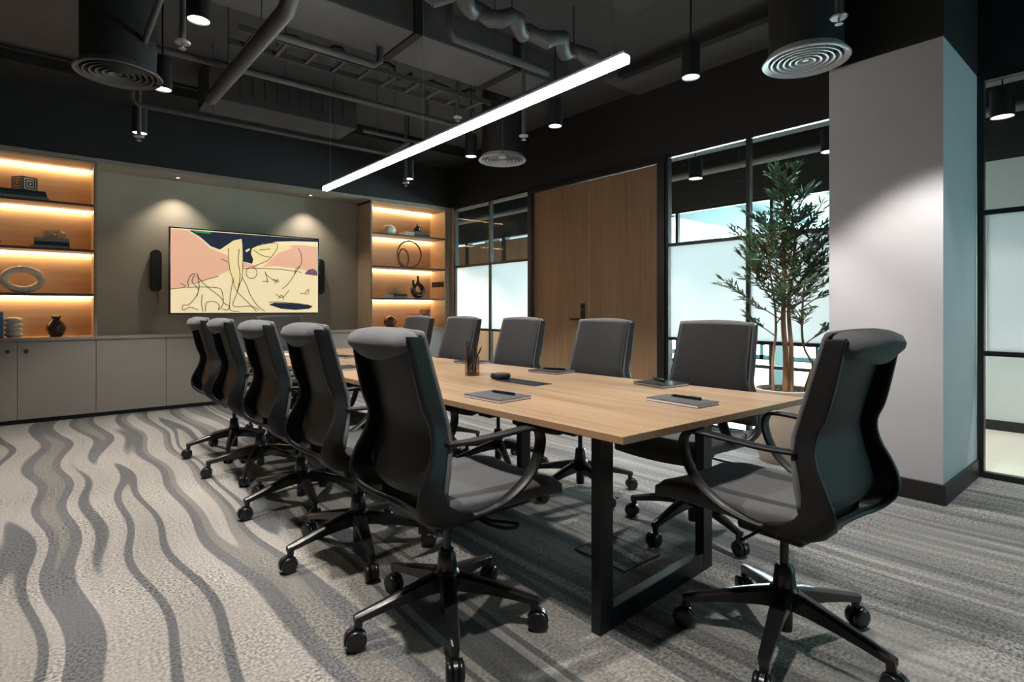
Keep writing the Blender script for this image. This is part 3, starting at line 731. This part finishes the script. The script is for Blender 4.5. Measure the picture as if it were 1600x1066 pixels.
for i, (x, y, l, z, lab) in enumerate(((1.25, 4.25, .7, 3.12, 'left one'), (1.9, 4.32, .55, 3.16, 'middle one'), (2.45, 4.22, .6, 3.1, 'right one'))):
    pts = [(x + k*l/12, y + .05*math.sin(k*1.3 + i), z + .04*math.sin(k*.9 + 2*i)) for k in range(13)]
    o = MB().tube(pts, .016, 8).build('cable_bundle', 'black', smooth=True); tag(o, 'loose black cable bundle lying on the ladder cable tray, ' + lab, 'cable', 'cable bundles on the tray')
t = thing('fan_coil_unit', 'dark box unit with grille at upper left near thick pipe', 'air conditioner', (1.32, 2.25, 3.02))
MB().box(-.5, .5, -.25, .25, 0, ZC - 3.02).build('housing', 'duct', t, bevel=.006)
m = MB()
for k in range(9): m.box(-.45 + k*.1, -.40 + k*.1, .25, .262, .05, .25)
m.build('grille', 'black', t)
t = thing('fan_coil_unit', 'dark box unit above the far lamp end', 'air conditioner', (1.8, 5.75, 3.0))
MB().box(-.7, .7, -.22, .25, 0, ZC - 3.0).build('housing', 'slab', t, bevel=.006)
m = MB()
for k in range(12): m.box(-.66 + k*.11, -.61 + k*.11, -.232, -.22, .08, .28)
m.build('grille', 'slab', t)
for x, y, s, lab in ((2.7, 2.2, .5, 'near the linear lamp'), ):
    tag(MB().box(x - s, x + s, y - .5, y + .3, 3.2, ZC - .002).build('ceiling_panel', 'slab', bevel=.004), 'dark flat ceiling panel ' + lab, 'panel')
# corridor services
pipe('corridor_pipe', [(6.3, -3.0, 2.82), (6.3, 11.0, 2.82)], .045, 'grey pipe running along the corridor under its ceiling', mt='cpipe', hang=(.25, .35, .45, .6, .75))
pipe('corridor_duct', [(6.0, -3.0, 3.08), (6.0, 11.0, 3.08)], .13, 'round grey duct running along the corridor ceiling', 'duct', mt='cpipe', n=20, hang=(.25, .4, .6, .8))
pipe('corridor_pipe', [(5.45, -3.0, 3.12), (5.45, 11.0, 3.12)], .05, 'grey pipe nearer the room along the corridor ceiling', mt='cpipe', hang=(.25, .4, .6, .8))

# recessed-panel spots
for i, (x, lab) in enumerate(((1.13, 'small recessed spot in the soffit above the left part of the screen'), (2.635, 'small recessed spot in the soffit above the right part of the screen'))):
    t = thing('recessed_spot', lab, 'spotlight', (x, 7.25, ZB - .022), 0, 'soffit spots above the screen')
    MB().lathe([(.016, 0), (.03, 0), (.03, .006), (.016, .006)], n=20).build('trim_ring', 'steel', t, smooth=True)
    MB().lathe([(0, .002), (.016, .002), (.016, .006), (0, .006)], n=16).build('lens', 'dot', t, smooth=True)
    spot(x, 7.25, ZB - .025, 42, 100, .7, (1, .90, .74), None, .015)

# ------------------------------------------------------------------ table
NL, NR, FR, FL = (1.239, .990), (2.352, .950), (2.135, 4.86), (1.135, 4.94)
tb = thing('conference_table', 'long light oak conference table on black frame legs', 'table', (1.75, 2.9, 0))
o_ = Vector((1.75, 2.9, 0))
def inset(p, d):
    c_ = Vector((sum(a[0] for a in (NL, NR, FR, FL))/4, sum(a[1] for a in (NL, NR, FR, FL))/4)); return p
def P2(p): return (p[0] - 1.75, p[1] - 2.9)
m = MB(); m.prism([P2(p) for p in (NL, NR, FR, FL)], .7165, .74)
for f in m.bm.faces: f.material_index = 1
m.bm.faces.ensure_lookup_table()
for f in m.bm.faces:
    if all(v.co.z > .73 for v in f.verts): f.material_index = 0
m.build('tabletop', ['table', 'tedge'], tb, bevel=.0015)
ANG = R(2.4)
def table_frame(y):
    f = (y - .97)/3.9; xl = NL[0] + (FL[0]-NL[0])*f; xr = NR[0] + (FR[0]-NR[0])*f
    xa, xb = xl + .185, xr - .16; cx = (xa + xb)/2; w = (xb - xa)/2
    e = thing_part = bpy.data.objects.new('leg_frame', None)
    m = MB(); m.box(-w, -w + .072, -.02, .02, 0.0, .706); m.box(w - .072, w, -.02, .02, 0, .706)
    m.box(-w + .072, w - .072, -.02, .02, 0, .072); m.box(-w + .072, w - .072, -.02, .02, .65, .706)
    m.bm.verts.ensure_lookup_table()
    bpy.data.objects.remove(e)
    return m.build('leg_frame', 'metal', tb, bevel=.003, loc=(cx - 1.75, y - 2.9, .001), rz=ANG)
for y in (1.265, 2.36, 3.5, 4.6): table_frame(y)
MB().box(-.25, -.21, -1.6, 1.7, .67, .7155).build('rail', 'metal', tb, rz=ANG)
MB().box(.21, .25, -1.6, 1.7, .67, .7155).build('rail', 'metal', tb, rz=ANG)
h = MB().box(-.055, .055, -.14, .14, -.006, .0015).build('cable_hatch', 'tealcover', tb, loc=(1.785 - 1.75, 2.045 - 2.9, .74), rz=ANG)
MB().box(-.058, -.045, -.142, .142, .0, .003).build('hatch_brush', 'bookblk', h)
MB().box(.045, .058, -.142, .142, .0, .003).build('hatch_brush', 'bookblk', h)

# things on the table
ZT = .741
def notebook(x, y, rz, label, cover='darkpaper', w=.15, l=.21, h=.012):
    t = thing('notebook', label, 'notebook', (x, y, ZT), rz, 'notebooks set out on the table')
    MB().box(-w/2, w/2, -l/2, l/2, .0, .0015).build('back_cover', 'greycover', t)
    MB().box(-w/2 + .002, w/2 - .002, -l/2 + .002, l/2 - .002, .0015, h - .002).build('pages', 'paper', t)
    MB().box(-w/2, w/2, -l/2, l/2, h - .002, h).build('front_cover', cover, t)
    return t
def pen(x, y, z, rz, label):
    t = thing('pen', label, 'pen', (x, y, z), rz, 'pens on the notebooks')
    MB().tube([(0, -.065, .0055), (0, .05, .0055), (0, .062, .0055), (0, .07, .0055)], [.0055, .0055, .004, .001], 10).build('barrel', 'glossblack', t, smooth=True)
    MB().box(-.0015, .0015, -.064, -.02, .011, .0135).build('clip', 'steel', t)
    return t
NB = [(1.395, 1.755, R(3), 'grey notebook nearest the first left chair', 'greycover', .17, .22, True, 'black pen on the notebook nearest the first left chair'),
      (1.868, 1.21, R(-3), 'notebook at the near end of the table before the end chair', 'greycover', .135, .235, True, 'long black pen on the notebook at the near table end'),
      (2.225, 1.555, R(-8), 'dark glossy notebook before the nearest right-hand chair', 'tealcover', .17, .19, False, ''),
      (2.20, 2.27, R(6), 'dark notebook before the right-hand chair in front of the door', 'darkpaper', .17, .21, False, ''),
      (2.17, 3.0, R(5), 'dark notebook beyond the pencil cup on the right side', 'darkpaper', .16, .2, False, ''),
      (1.37, 3.2, R(2), 'dark notebook seen between the first two left chairs', 'darkpaper', .16, .2, False, ''),
      (1.66, 3.97, R(30), 'dark notebook alone near the middle of the far half', 'darkpaper', .15, .2, False, ''),
      (1.36, 4.36, R(3), 'pale notebook at the far left end of the table', 'paper', .15, .2, False, '')]
for x, y, rz, lab, cov, w, l, pn, plab in NB:
    notebook(x, y, rz, lab, cov, w, l)
    if pn: pen(x + .03, y, ZT + .0122, rz + .04, plab)
for x, y, rz, lab in ((2.27, 1.60, R(-30), 'black pen lying on the glossy dark notebook'), (2.22, 2.27, R(25), 'black pen on the notebook in front of the door')):
    pen(x, y, ZT + .0122, rz, lab)
t = thing('speakerphone', 'round black conference speaker puck on the table', 'speaker', (1.79, 2.225, ZT), 0)
MB().lathe([(0, 0), (.045, 0), (.052, .008), (.052, .020), (.047, .026), (0, .026)], n=32).build('puck_body', 'darkpaper', t, smooth=True)
MB().lathe([(0, .026), (.040, .026), (.040, .0275), (0, .0275)], n=32).build('speaker_grille', 'bookbrown', t, smooth=True)
t = thing('pencil_cup', 'smoky glass cup full of dark pencils on the table', 'cup', (1.765, 2.44, ZT), 0)
m = MB(); m.lathe([(0, .0), (.040, .0), (.040, .10), (.037, .10), (.037, .006), (0, .006)], n=28); m.build('glass_cup', 'smoke', t, smooth=True)
MB().lathe([(0, .0062), (.036, .0062), (.036, .012), (0, .012)], n=24).build('cup_base', 'bronze', t, smooth=True)
for k in range(9):
    a = 2*PI*k/9; ln = .155 + .02*((k*5) % 4)/3.; b0 = Vector((.022*math.cos(a), .022*math.sin(a), .017))
    d = Vector((.06*math.cos(a), .06*math.sin(a), 1)).normalized()
    if k == 8: d = Vector((.30, -.30, .90)).normalized(); b0 = Vector((-.010, .008, .017))
    m = MB(); m.tube([b0, b0 + d*(ln - .018), b0 + d*ln], [.0046, .0046, .0008], 6)
    o = m.build('pencil', 'pencil', None, loc=(1.765, 2.44, ZT)); tag(o, 'dark brown pencil standing in the glass cup on the table', 'pencil', 'pencils in the glass cup')

# floor hatch
tag(MB().box(-.12, .12, -.14, .14, 0, .003).build('floor_hatch', 'carpet', None, loc=(1.97, 1.61, .0)), 'square carpeted floor hatch under the near end of the table', 'hatch')
fh = bpy.data.objects['floor_hatch']
m = MB()
for a in ((-.125, .125, -.145, -.138), (-.125, .125, .138, .145), (-.125, -.118, -.138, .138), (.118, .125, -.138, .138)): m.box(*a, 0, .004)
m.build('hatch_rim', 'darkpaper', fh)

# ------------------------------------------------------------------ office chair (faces +y, origin on the floor under the column)
def make_chair(label, cat, group):
    t = thing('office_chair', label, cat, (0, 0, 0), 0, group)
    # shell: for each station the front and the rear edge of the right half
    F = [(.197, -.206, 1.015), (.201, -.174, .90), (.206, -.146, .80), (.211, -.130, .725), (.226, -.148, .665), (.239, -.166, .605), (.243, -.170, .548), (.240, -.140, .500), (.225, -.050, .464), (.13, .060, .446), (0, .10, .440)]
    Bk = [(.195, -.270, 1.020), (.199, -.246, .90), (.203, -.222, .80), (.208, -.198, .740), (.224, -.202, .675), (.237, -.234, .605), (.232, -.252, .550), (.204, -.244, .503), (.140, -.218, .476), (.062, -.200, .466), (0, -.196, .464)]
    Fi, Bi = cr_interp(F, 4), cr_interp(Bk, 4)
    m = MB(); rs = []
    def row(f, b, sgn):
        r = []
        for k in range(5):
            u = k/4.; p = Vector(f).lerp(Vector(b), u); w = max(0, min(1, (.62 - p.z)/.14))*4*u*(1 - u)
            r.append(((p.x + .008*w)*sgn, p.y - .010*w, p.z - .034*w))
        return r
    rows = [row(f, b, 1) for f, b in zip(Fi, Bi)] + [row(f, b, -1) for f, b in list(zip(Fi, Bi))[-2::-1]]
    m.rings(rows, close_u=False)
    m.build('shell_frame', 'plastic', t, smooth=True, solid=.017, bevel=.004, auto=False)
    # curved rear mesh, hung between the rails
    def back_y(z, s):    # rail front line
        pr = [(1.015, -.206), (.90, -.174), (.80, -.146), (.725, -.126), (.655, -.136), (.585, -.150), (.50, -.165)]
        for (za, ya), (zb, yb) in zip(pr[:-1], pr[1:]):
            if za >= z >= zb: return ya + (yb - ya)*(za - z)/(za - zb)
        return pr[0][1] - (z - 1.015)*.3 if z > 1 else pr[-1][1]
    def half_w(z):
        pr = [(1.06, .195), (1.015, .197), (.90, .201), (.80, .206), (.725, .211), (.665, .225), (.605, .238), (.45, .240)]
        for (za, xa), (zb, xb) in zip(pr[:-1], pr[1:]):
            if za >= z >= zb: return xa + (xb - xa)*(za - z)/(za - zb)
        return .205
    m = MB(); rs = []
    NZ, NS = 20, 14
    for i in range(NZ + 1):
        z = 1.012 - (1.012 - .515)*i/NZ; r = []
        for j in range(NS + 1):
            s = -1 + 2*j/NS; z_ = z + (.045*s*s if i == NZ else .045*s*s*max(0, (i - 15)/5.))
            r.append((s*(half_w(z) - .002), back_y(z, s) - .020 - .022*(1 - s*s), z_))
        rs.append(r)
    m.rings(rs, close_u=False); m.build('back_mesh', 'mesh', t, smooth=True, solid=.006, auto=False)
    m = MB(); rs = []
    for i in range(NZ + 1):
        z = 1.040 - (1.040 - .53)*i/NZ; r = []
        for j in range(NS + 1):
            s = -1 + 2*j/NS; e = max(0, abs(s) - .9)*10
            zz = z - (.010*s*s if i == 0 else 0)
            r.append((s*(half_w(z) + .009), back_y(z, s) + .004 - .020*(1 - s*s) - .012*e*e, zz))
        rs.append(r)
    m.rings(rs, close_u=False); m.build('back_cushion', 'fabric', t, smooth=True, solid=.012, auto=False)
    # rolled top with a crescent lower edge at the rear
    m = MB(); rs = []
    for j in range(25):
        s = -1 + 2*j/24.; a = 1 - s*s; x = s*.204
        yb = -.020*a
        zl = 1.002 - .062*a**.8
        e = min(1, (1 - abs(s))*7 + .12)
        prof = [(-.222, 1.000), (-.216, 1.024), (-.220, 1.036), (-.232, 1.043), (-.252, 1.040), (-.274 - .008*a, 1.028), (-.284 - .010*a, 1.006), (-.280 - .008*a, .5*(1.000 + zl)), (-.266, zl), (-.240, zl + .008)]
        cy, cz = -.236, 1.018
        rs.append([(x, cy + (y - cy)*e + yb*.8, cz + (z - cz)*e - .014*s*s) for y, z in prof])
    m.rings(rs); m.build('headrest_roll', 'fabric', t, smooth=True, auto=False)
    # arms: a flat strap looping from the rail forward and back under the seat
    for sg in (1, -1):
        path = [(.224, -.150, .690), (.240, -.07, .690), (.250, .02, .696), (.256, .10, .702), (.258, .155, .703), (.258, .190, .695), (.258, .206, .665), (.257, .200, .62), (.256, .175, .568), (.253, .135, .525), (.248, .07, .486), (.242, .0, .466), (.232, -.06, .458)]
        P = [(x*sg, y, z) for x, y, z in cr_interp(path, 4)]
        n = len(P); wd = []; th = []
        for i in range(n):
            f = i/(n - 1); wd.append(.034 + .018*min(1, f*3) if f < .5 else .052 - .010*(f - .5)*2); th.append(.013)
        m = MB(); m.band(P, wd, th, (1, 0, 0)); m.build('armrest', 'plastic', t, smooth=True, auto=False)
    # seat
    m = MB(); NX, NY = 14, 18; rs = []
    def seat_pt(u, v, top):
        y = -.150 + .525*v; hw = .234 - .03*max(0, .22 - v)/.22 - .035*max(0, v - .80)/.20
        z = .502 - .012*(1 - u*u)*(1 - abs(2*v - 1)) - .030*max(0, v - .70)/.30*max(0, v - .70)/.30 + .010*u*u
        edge = max(abs(u)**10, abs(2*v - 1)**14)
        z -= .018*edge
        if not top: z -= .062 - .018*edge
        return (u*hw, y, z)
    tp = [[m.bm.verts.new(seat_pt(-1 + 2*i/NX, j/NY, True)) for i in range(NX + 1)] for j in range(NY + 1)]
    bt = [[m.bm.verts.new(seat_pt(-1 + 2*i/NX, j/NY, False)) for i in range(NX + 1)] for j in range(NY + 1)]
    for j in range(NY):
        for i in range(NX):
            m.face([tp[j][i], tp[j][i+1], tp[j+1][i+1], tp[j+1][i]]); m.face([bt[j][i], bt[j+1][i], bt[j+1][i+1], bt[j][i+1]])
    for j in range(NY):
        m.face([tp[j][0], tp[j+1][0], bt[j+1][0], bt[j][0]]); m.face([tp[j][NX], bt[j][NX], bt[j+1][NX], tp[j+1][NX]])
    for i in range(NX):
        m.face([tp[0][i], bt[0][i], bt[0][i+1], tp[0][i+1]]); m.face([tp[NY][i], tp[NY][i+1], bt[NY][i+1], bt[NY][i]])
    m.build('seat', 'seatf', t, smooth=True, bevel=.010, auto=False)
    # under-seat pan and tilt mechanism
    m = MB(); rs = []
    for k in range(9):
        f = k/8.; y = -.14 + .49*f; hw = .205 - .05*f*f; zb = .398 + .030*f*f
        rs.append([(-hw, y, .466), (-hw*.85, y, zb + .018), (-hw*.4, y, zb), (hw*.4, y, zb), (hw*.85, y, zb + .018), (hw, y, .466)])
    m.rings(rs); m.build('seat_pan', 'plastic', t, smooth=True)
    m = MB(); m.box(-.07, .07, -.09, .13, .355, .42); m.build('tilt_mechanism', 'plastic', t, bevel=.012, segs=3)
    m = MB(); m.tube(cr_interp([(.07, .06, .385), (.15, .06, .378), (.20, .09, .37), (.215, .13, .366), (.20, .155, .366), (.17, .13, .37), (.13, .085, .376), (.07, .075, .384)], 4), .006, 8); m.build('lever', 'plastic', t, smooth=True)
    m = MB(); m.tube([(-.07, .03, .385), (-.19, .03, .38), (-.225, .03, .378)], [.005, .005, .009], 8); m.build('lever', 'plastic', t, smooth=True)
    # column
    MB().lathe([(0, .225), (.0135, .225), (.0135, .38), (0, .38)], n=18).build('gas_rod', 'base5', t, smooth=True)
    m = MB(); m.lathe([(0, .045), (.024, .045), (.025, .09), (.025, .17), (.033, .178), (.036, .19), (.033, .22), (.030, .252), (.024, .26), (0, .26)], n=22); m.build('column_sleeve', 'base5', t, smooth=True)
    m = MB(); m.lathe([(0, .120), (.040, .120), (.047, .14), (.046, .180), (.036, .192), (0, .192)], n=22); m.build('base_hub', 'base5', t, smooth=True)
    for k in range(5):
        m = MB(); rs = []
        for r, zt, hh, w in ((.02, .186, .062, .030), (.08, .174, .052, .026), (.16, .154, .040, .022), (.24, .132, .031, .019), (.300, .116, .027, .017), (.322, .110, .023, .014)):
            rs.append([(r, -w, zt - .006), (r, -w*.55, zt), (r, w*.55, zt), (r, w, zt - .006), (r, w*.8, zt - hh), (r, -w*.8, zt - hh)])
        m.rings(rs)
        m.tube([(.308, 0, .108), (.308, 0, .068)], [.016, .013], 12)
        lg = m.build('base_leg', 'base5', t, smooth=True, rz=R(25 + 72*k))
        # twin-wheel caster with a hood, trailing
        m = MB(); cz = .0335
        for y0, y1 in ((-.028, -.007), (.007, .028)):
            rs = []
            for y, r in ((y0, .021), (y0 + .002, .030), (y0 + .006, .0333), (y1 - .006, .0333), (y1 - .002, .030), (y1, .021)):
                rs.append([(.318 + r*math.cos(2*PI*q_/20), y, cz + r*math.sin(2*PI*q_/20)) for q_ in range(20)])
            m.rings(rs)
        cs = m.build('caster', 'rubber', lg, smooth=True)
        a0 = rnd.uniform(-1, 1)
        m.__init__(); m2 = m
    return t
def add_hood(t):
    for lg in [c_ for c_ in t.children if c_.name.startswith('base_leg')]:
        cs = lg.children[0]
        m = MB(); rs = []
        for y in (-.0065, .0065):
            rs.append([(.318 + .037*math.cos(a*PI/10 - .3), y, .0335 + .037*math.sin(a*PI/10 - .3)) for a in range(11)] + [(.312, y, .026)])
        m.rings(rs); m.tube([(.308, 0, .06), (.308, 0, .075)], .007, 8)
        m.build('caster_hood', 'base5', lg, smooth=True)

chair0 = make_chair('x', 'office chair', 'black and grey office chairs around the table')
add_hood(chair0)
# x, y, heading of the face (degrees, 0 = +y, counter-clockwise), swivel of the base
CH = [
 (1.072, 1.632, -90, 0, 'office chair on the left side nearest the camera, back to us'),
 (1.085, 2.385, -91, 14, 'second office chair from the camera on the left side'),
 (1.10, 3.165, -89, 22, 'third office chair from the camera on the left side'),
 (1.10, 3.96, -90, -3, 'fourth office chair from the camera on the left side'),
 (1.10, 4.64, -90, 8, 'fifth office chair on the left side, nearest the grey cabinets'),
 (1.862, .82, -3, 25, 'office chair alone at the near end of the table by the column'),
 (2.47, 1.535, 91, 10, 'office chair on the right side nearest the potted tree'),
 (2.47, 2.30, 90, 12, 'office chair on the right side in front of the right door leaf'),
 (2.425, 3.04, 90, 3, 'office chair on the right side before the left door leaf, by the window'),
 (2.40, 3.76, 90, 20, 'office chair on the right side behind the pencil cup'),
 (2.37, 4.42, 90, 5, 'office chair on the right side nearest the lit corner shelves'),
 (1.70, 5.27, 180, 0, 'office chair at the far end of the table below the screen'),
]
chairs = []
for i, (x, y, hd, sw, lab) in enumerate(CH):
    c_ = chair0 if i == 0 else copy_tree(chair0)
    c_.location = (x, y, 0); c_.rotation_euler = (0, 0, R(hd)); c_['label'] = lab
    chairs.append(c_)
for (x, y, hd, sw, lab), c_ in zip(CH, chairs):
    k = 0
    for lg in c_.children:
        if lg.name.startswith('base_leg'):
            # base angle given in world terms, so undo the chair's heading
            lg.rotation_euler = (0, 0, R(25 + 72*k + sw - hd)); k += 1

# ------------------------------------------------------------------ potted olive tree
pt = thing('potted_tree', 'tall potted olive tree with thin trunks by the window', 'plant', (4.10, 1.80, 0))
m = MB(); m.lathe([(0, 0), (.165, 0), (.185, .05), (.205, .30), (.212, .52), (.196, .525), (.190, .47), (0, .465)], n=40); m.build('pot', 'beigepot', pt, smooth=True)
m = MB(); m.lathe([(0, .505), (.10, .508), (.189, .495), (.189, .475), (0, .475)], n=30)
for k in range(90):
    a = rnd.uniform(0, 2*PI); r = .17*math.sqrt(rnd.random()); s = rnd.uniform(.008, .016)
    m.lathe([(0, -s*.5), (s*.8, -s*.2), (s, .1*s), (s*.6, s*.6), (0, s*.7)], (r*math.cos(a), r*math.sin(a), .508), n=6)
m.build('pebble_topping', 'soil', pt, smooth=True)
trunks = [
 [(.0, .0, .48), (.01, .0, .75), (-.01, .01, 1.0), (-.02, .0, 1.3), (.0, .01, 1.6), (-.01, .0, 1.85), (.0, .0, 2.05)],
 [(.03, -.03, .48), (.03, -.03, .8), (.01, -.02, 1.1), (.03, -.04, 1.4), (.04, -.05, 1.6), (.02, -.04, 1.8)],
 [(-.075, .05, .48), (-.07, .06, .7), (-.06, .04, .95), (-.075, .05, 1.2), (-.10, .07, 1.4), (-.11, .08, 1.55)],
 [(.09, -.09, .48), (.12, -.12, .62), (.135, -.135, .70), (.10, -.09, .82), (.085, -.08, 1.0), (.10, -.09, 1.25), (.12, -.11, 1.42), (.13, -.12, 1.55)],
]
rads = [(.022, .006), (.018, .005), (.011, .004), (.012, .004)]
TR = []
for P, (r0, r1) in zip(trunks, rads):
    Q = [Vector(p) for p in cr_interp(P, 6)]; n = len(Q)
    MB().tube(Q, [r0 + (r1 - r0)*i/(n-1) for i in range(n)], 10).build('trunk', 'bark', pt, smooth=True); TR.append(Q)
mbr, mlf = MB(), MB()
def inside(p): return p.x < .52 and (p.y > -.375 or p.x < -.29) and p.z < 2.2
def leaf(p, d, ln, w, roll):
    d = d.normalized(); e_ = p + d*ln
    if not inside(e_) or not inside(p): return
    a = d.cross(Vector((0, 0, 1)));
    if a.length < .1: a = Vector((1, 0, 0))
    a.normalize(); nrm = a.cross(d); side = a*math.cos(roll) + nrm*math.sin(roll); up = side.cross(d)
    pts = [p, p + d*ln*.3 + side*w + up*.002, p + d*ln*.65 + side*w*.8 + up*.001, p + d*ln - up*.004, p + d*ln*.65 - side*w*.8 + up*.001, p + d*ln*.3 - side*w + up*.002]
    v = [mlf.bm.verts.new(q_) for q_ in pts]; mid1 = mlf.bm.verts.new(p + d*ln*.3 - up*.003); mid2 = mlf.bm.verts.new(p + d*ln*.65 - up*.003)
    mlf.face([v[0], v[1], mid1]); mlf.face([v[0], mid1, v[5]]); mlf.face([v[1], v[2], mid2, mid1]); mlf.face([mid1, mid2, v[4], v[5]])
    mlf.face([v[2], v[3], mid2]); mlf.face([mid2, v[3], v[4]])
def spray(p, d, ln, depth):
    """an arching shoot with ascending leaves and a few side shoots"""
    d = d.normalized(); pts = [p.copy()]; cur = p.copy(); n = max(4, int(ln/.03)); bend = Vector((rnd.uniform(-.05, .05), rnd.uniform(-.05, .05), rnd.uniform(-.01, .05)))
    for k in range(n):
        d = (d + bend*.8 + Vector((rnd.uniform(-.06, .06), rnd.uniform(-.06, .06), 0))).normalized()
        nx = cur + d*(ln/n)
        if not inside(nx): break
        cur = nx; pts.append(cur.copy())
    n = len(pts) - 1
    if n < 2: return
    r0 = .0042 if depth else .0024
    mbr.tube(pts, [r0*(1 - .75*i/n) + .0006 for i in range(n + 1)], 5)
    for i in range(1, n + 1):
        b = (pts[i] - pts[i-1]).normalized(); a = b.cross(Vector((rnd.uniform(-.4, .4), rnd.uniform(-.4, .4), 1))).normalized()
        if i > n*(.30 if depth else .12):
            for sg in (1, -1):
                if rnd.random() < .80:
                    s = a*sg + Vector((rnd.uniform(-.4, .4), rnd.uniform(-.4, .4), rnd.uniform(-.3, .5)))
                    leaf(pts[i], b*1.0 + s*.75, rnd.uniform(.055, .082), rnd.uniform(.0062, .0090), rnd.uniform(-1.0, 1.0))
        if i == n:
            leaf(pts[i], b, .07, .008, 0)
        if depth and i in (int(n*.25), int(n*.42), int(n*.58), int(n*.74)) and i > 1:
            sg = 1 if i % 2 else -1
            spray(pts[i], b*.9 + a*sg*.65 + Vector((0, 0, rnd.uniform(-.15, .3))), ln*(.55 - .28*i/n), 0)
ga = 0.0
for Q, nb, zlo in zip(TR, (24, 15, 9, 9), (.98, .95, .85, .78)):
    n = len(Q); zs = [q_.z for q_ in Q]
    for k in range(nb):
        z = zlo + (zs[-1] - zlo)*((k + .5)/nb)**.9
        i = min(range(n), key=lambda t_: abs(zs[t_] - z)); p = Q[i].copy(); p.z = z
        ga += 2.39996; a = ga + rnd.uniform(-.3, .3)
        ln = .53 if z < 1.15 else .53 - (z - 1.15)*.45
        if z < .95: ln = .26
        ln *= rnd.uniform(.8, 1.1)
        el = .62 + 1.1*max(0, z - 1.45) + rnd.uniform(-.22, .25)
        d = Vector((math.cos(a), math.sin(a), el)).normalized()
        for _ in range(6):
            if inside(p + d*(ln + .05)): break
            ln *= .82
        spray(p, d, ln, 1)
    spray(Q[-1], Vector((rnd.uniform(-.2, .2), rnd.uniform(-.2, .2), 1)), .13, 1)
mbr.build('branch', 'bark', pt, smooth=True)
mlf.build('foliage', 'leaf', pt)

# ------------------------------------------------------------------ world, camera
wd = bpy.data.worlds.new('world'); SC.world = wd; wd.use_nodes = True
wd.node_tree.nodes['Background'].inputs[0].default_value = (.6, .8, .9, 1); wd.node_tree.nodes['Background'].inputs[1].default_value = .3
cd = bpy.data.cameras.new('camera'); cam = bpy.data.objects.new('camera', cd); C.objects.link(cam)
cam.location = (0, 0, 1.1); cam.rotation_euler = (PI/2, 0, -R(40))
cd.sensor_width = 36; cd.lens = 36*864/1600.; cd.shift_x = 0; cd.shift_y = -(533 - 483)/1600.
cd.clip_start = .05
SC.camera = cam
SC.view_settings.view_transform = 'Standard'; SC.view_settings.look = 'None'
SC.view_settings.exposure = 0.0
try:
    SC.cycles.use_denoising = True
    SC.cycles.max_bounces = 10; SC.cycles.diffuse_bounces = 5; SC.cycles.transparent_max_bounces = 16
    SC.cycles.sample_clamp_indirect = 4.0; SC.cycles.caustics_reflective = False; SC.cycles.caustics_refractive = False
except Exception: pass
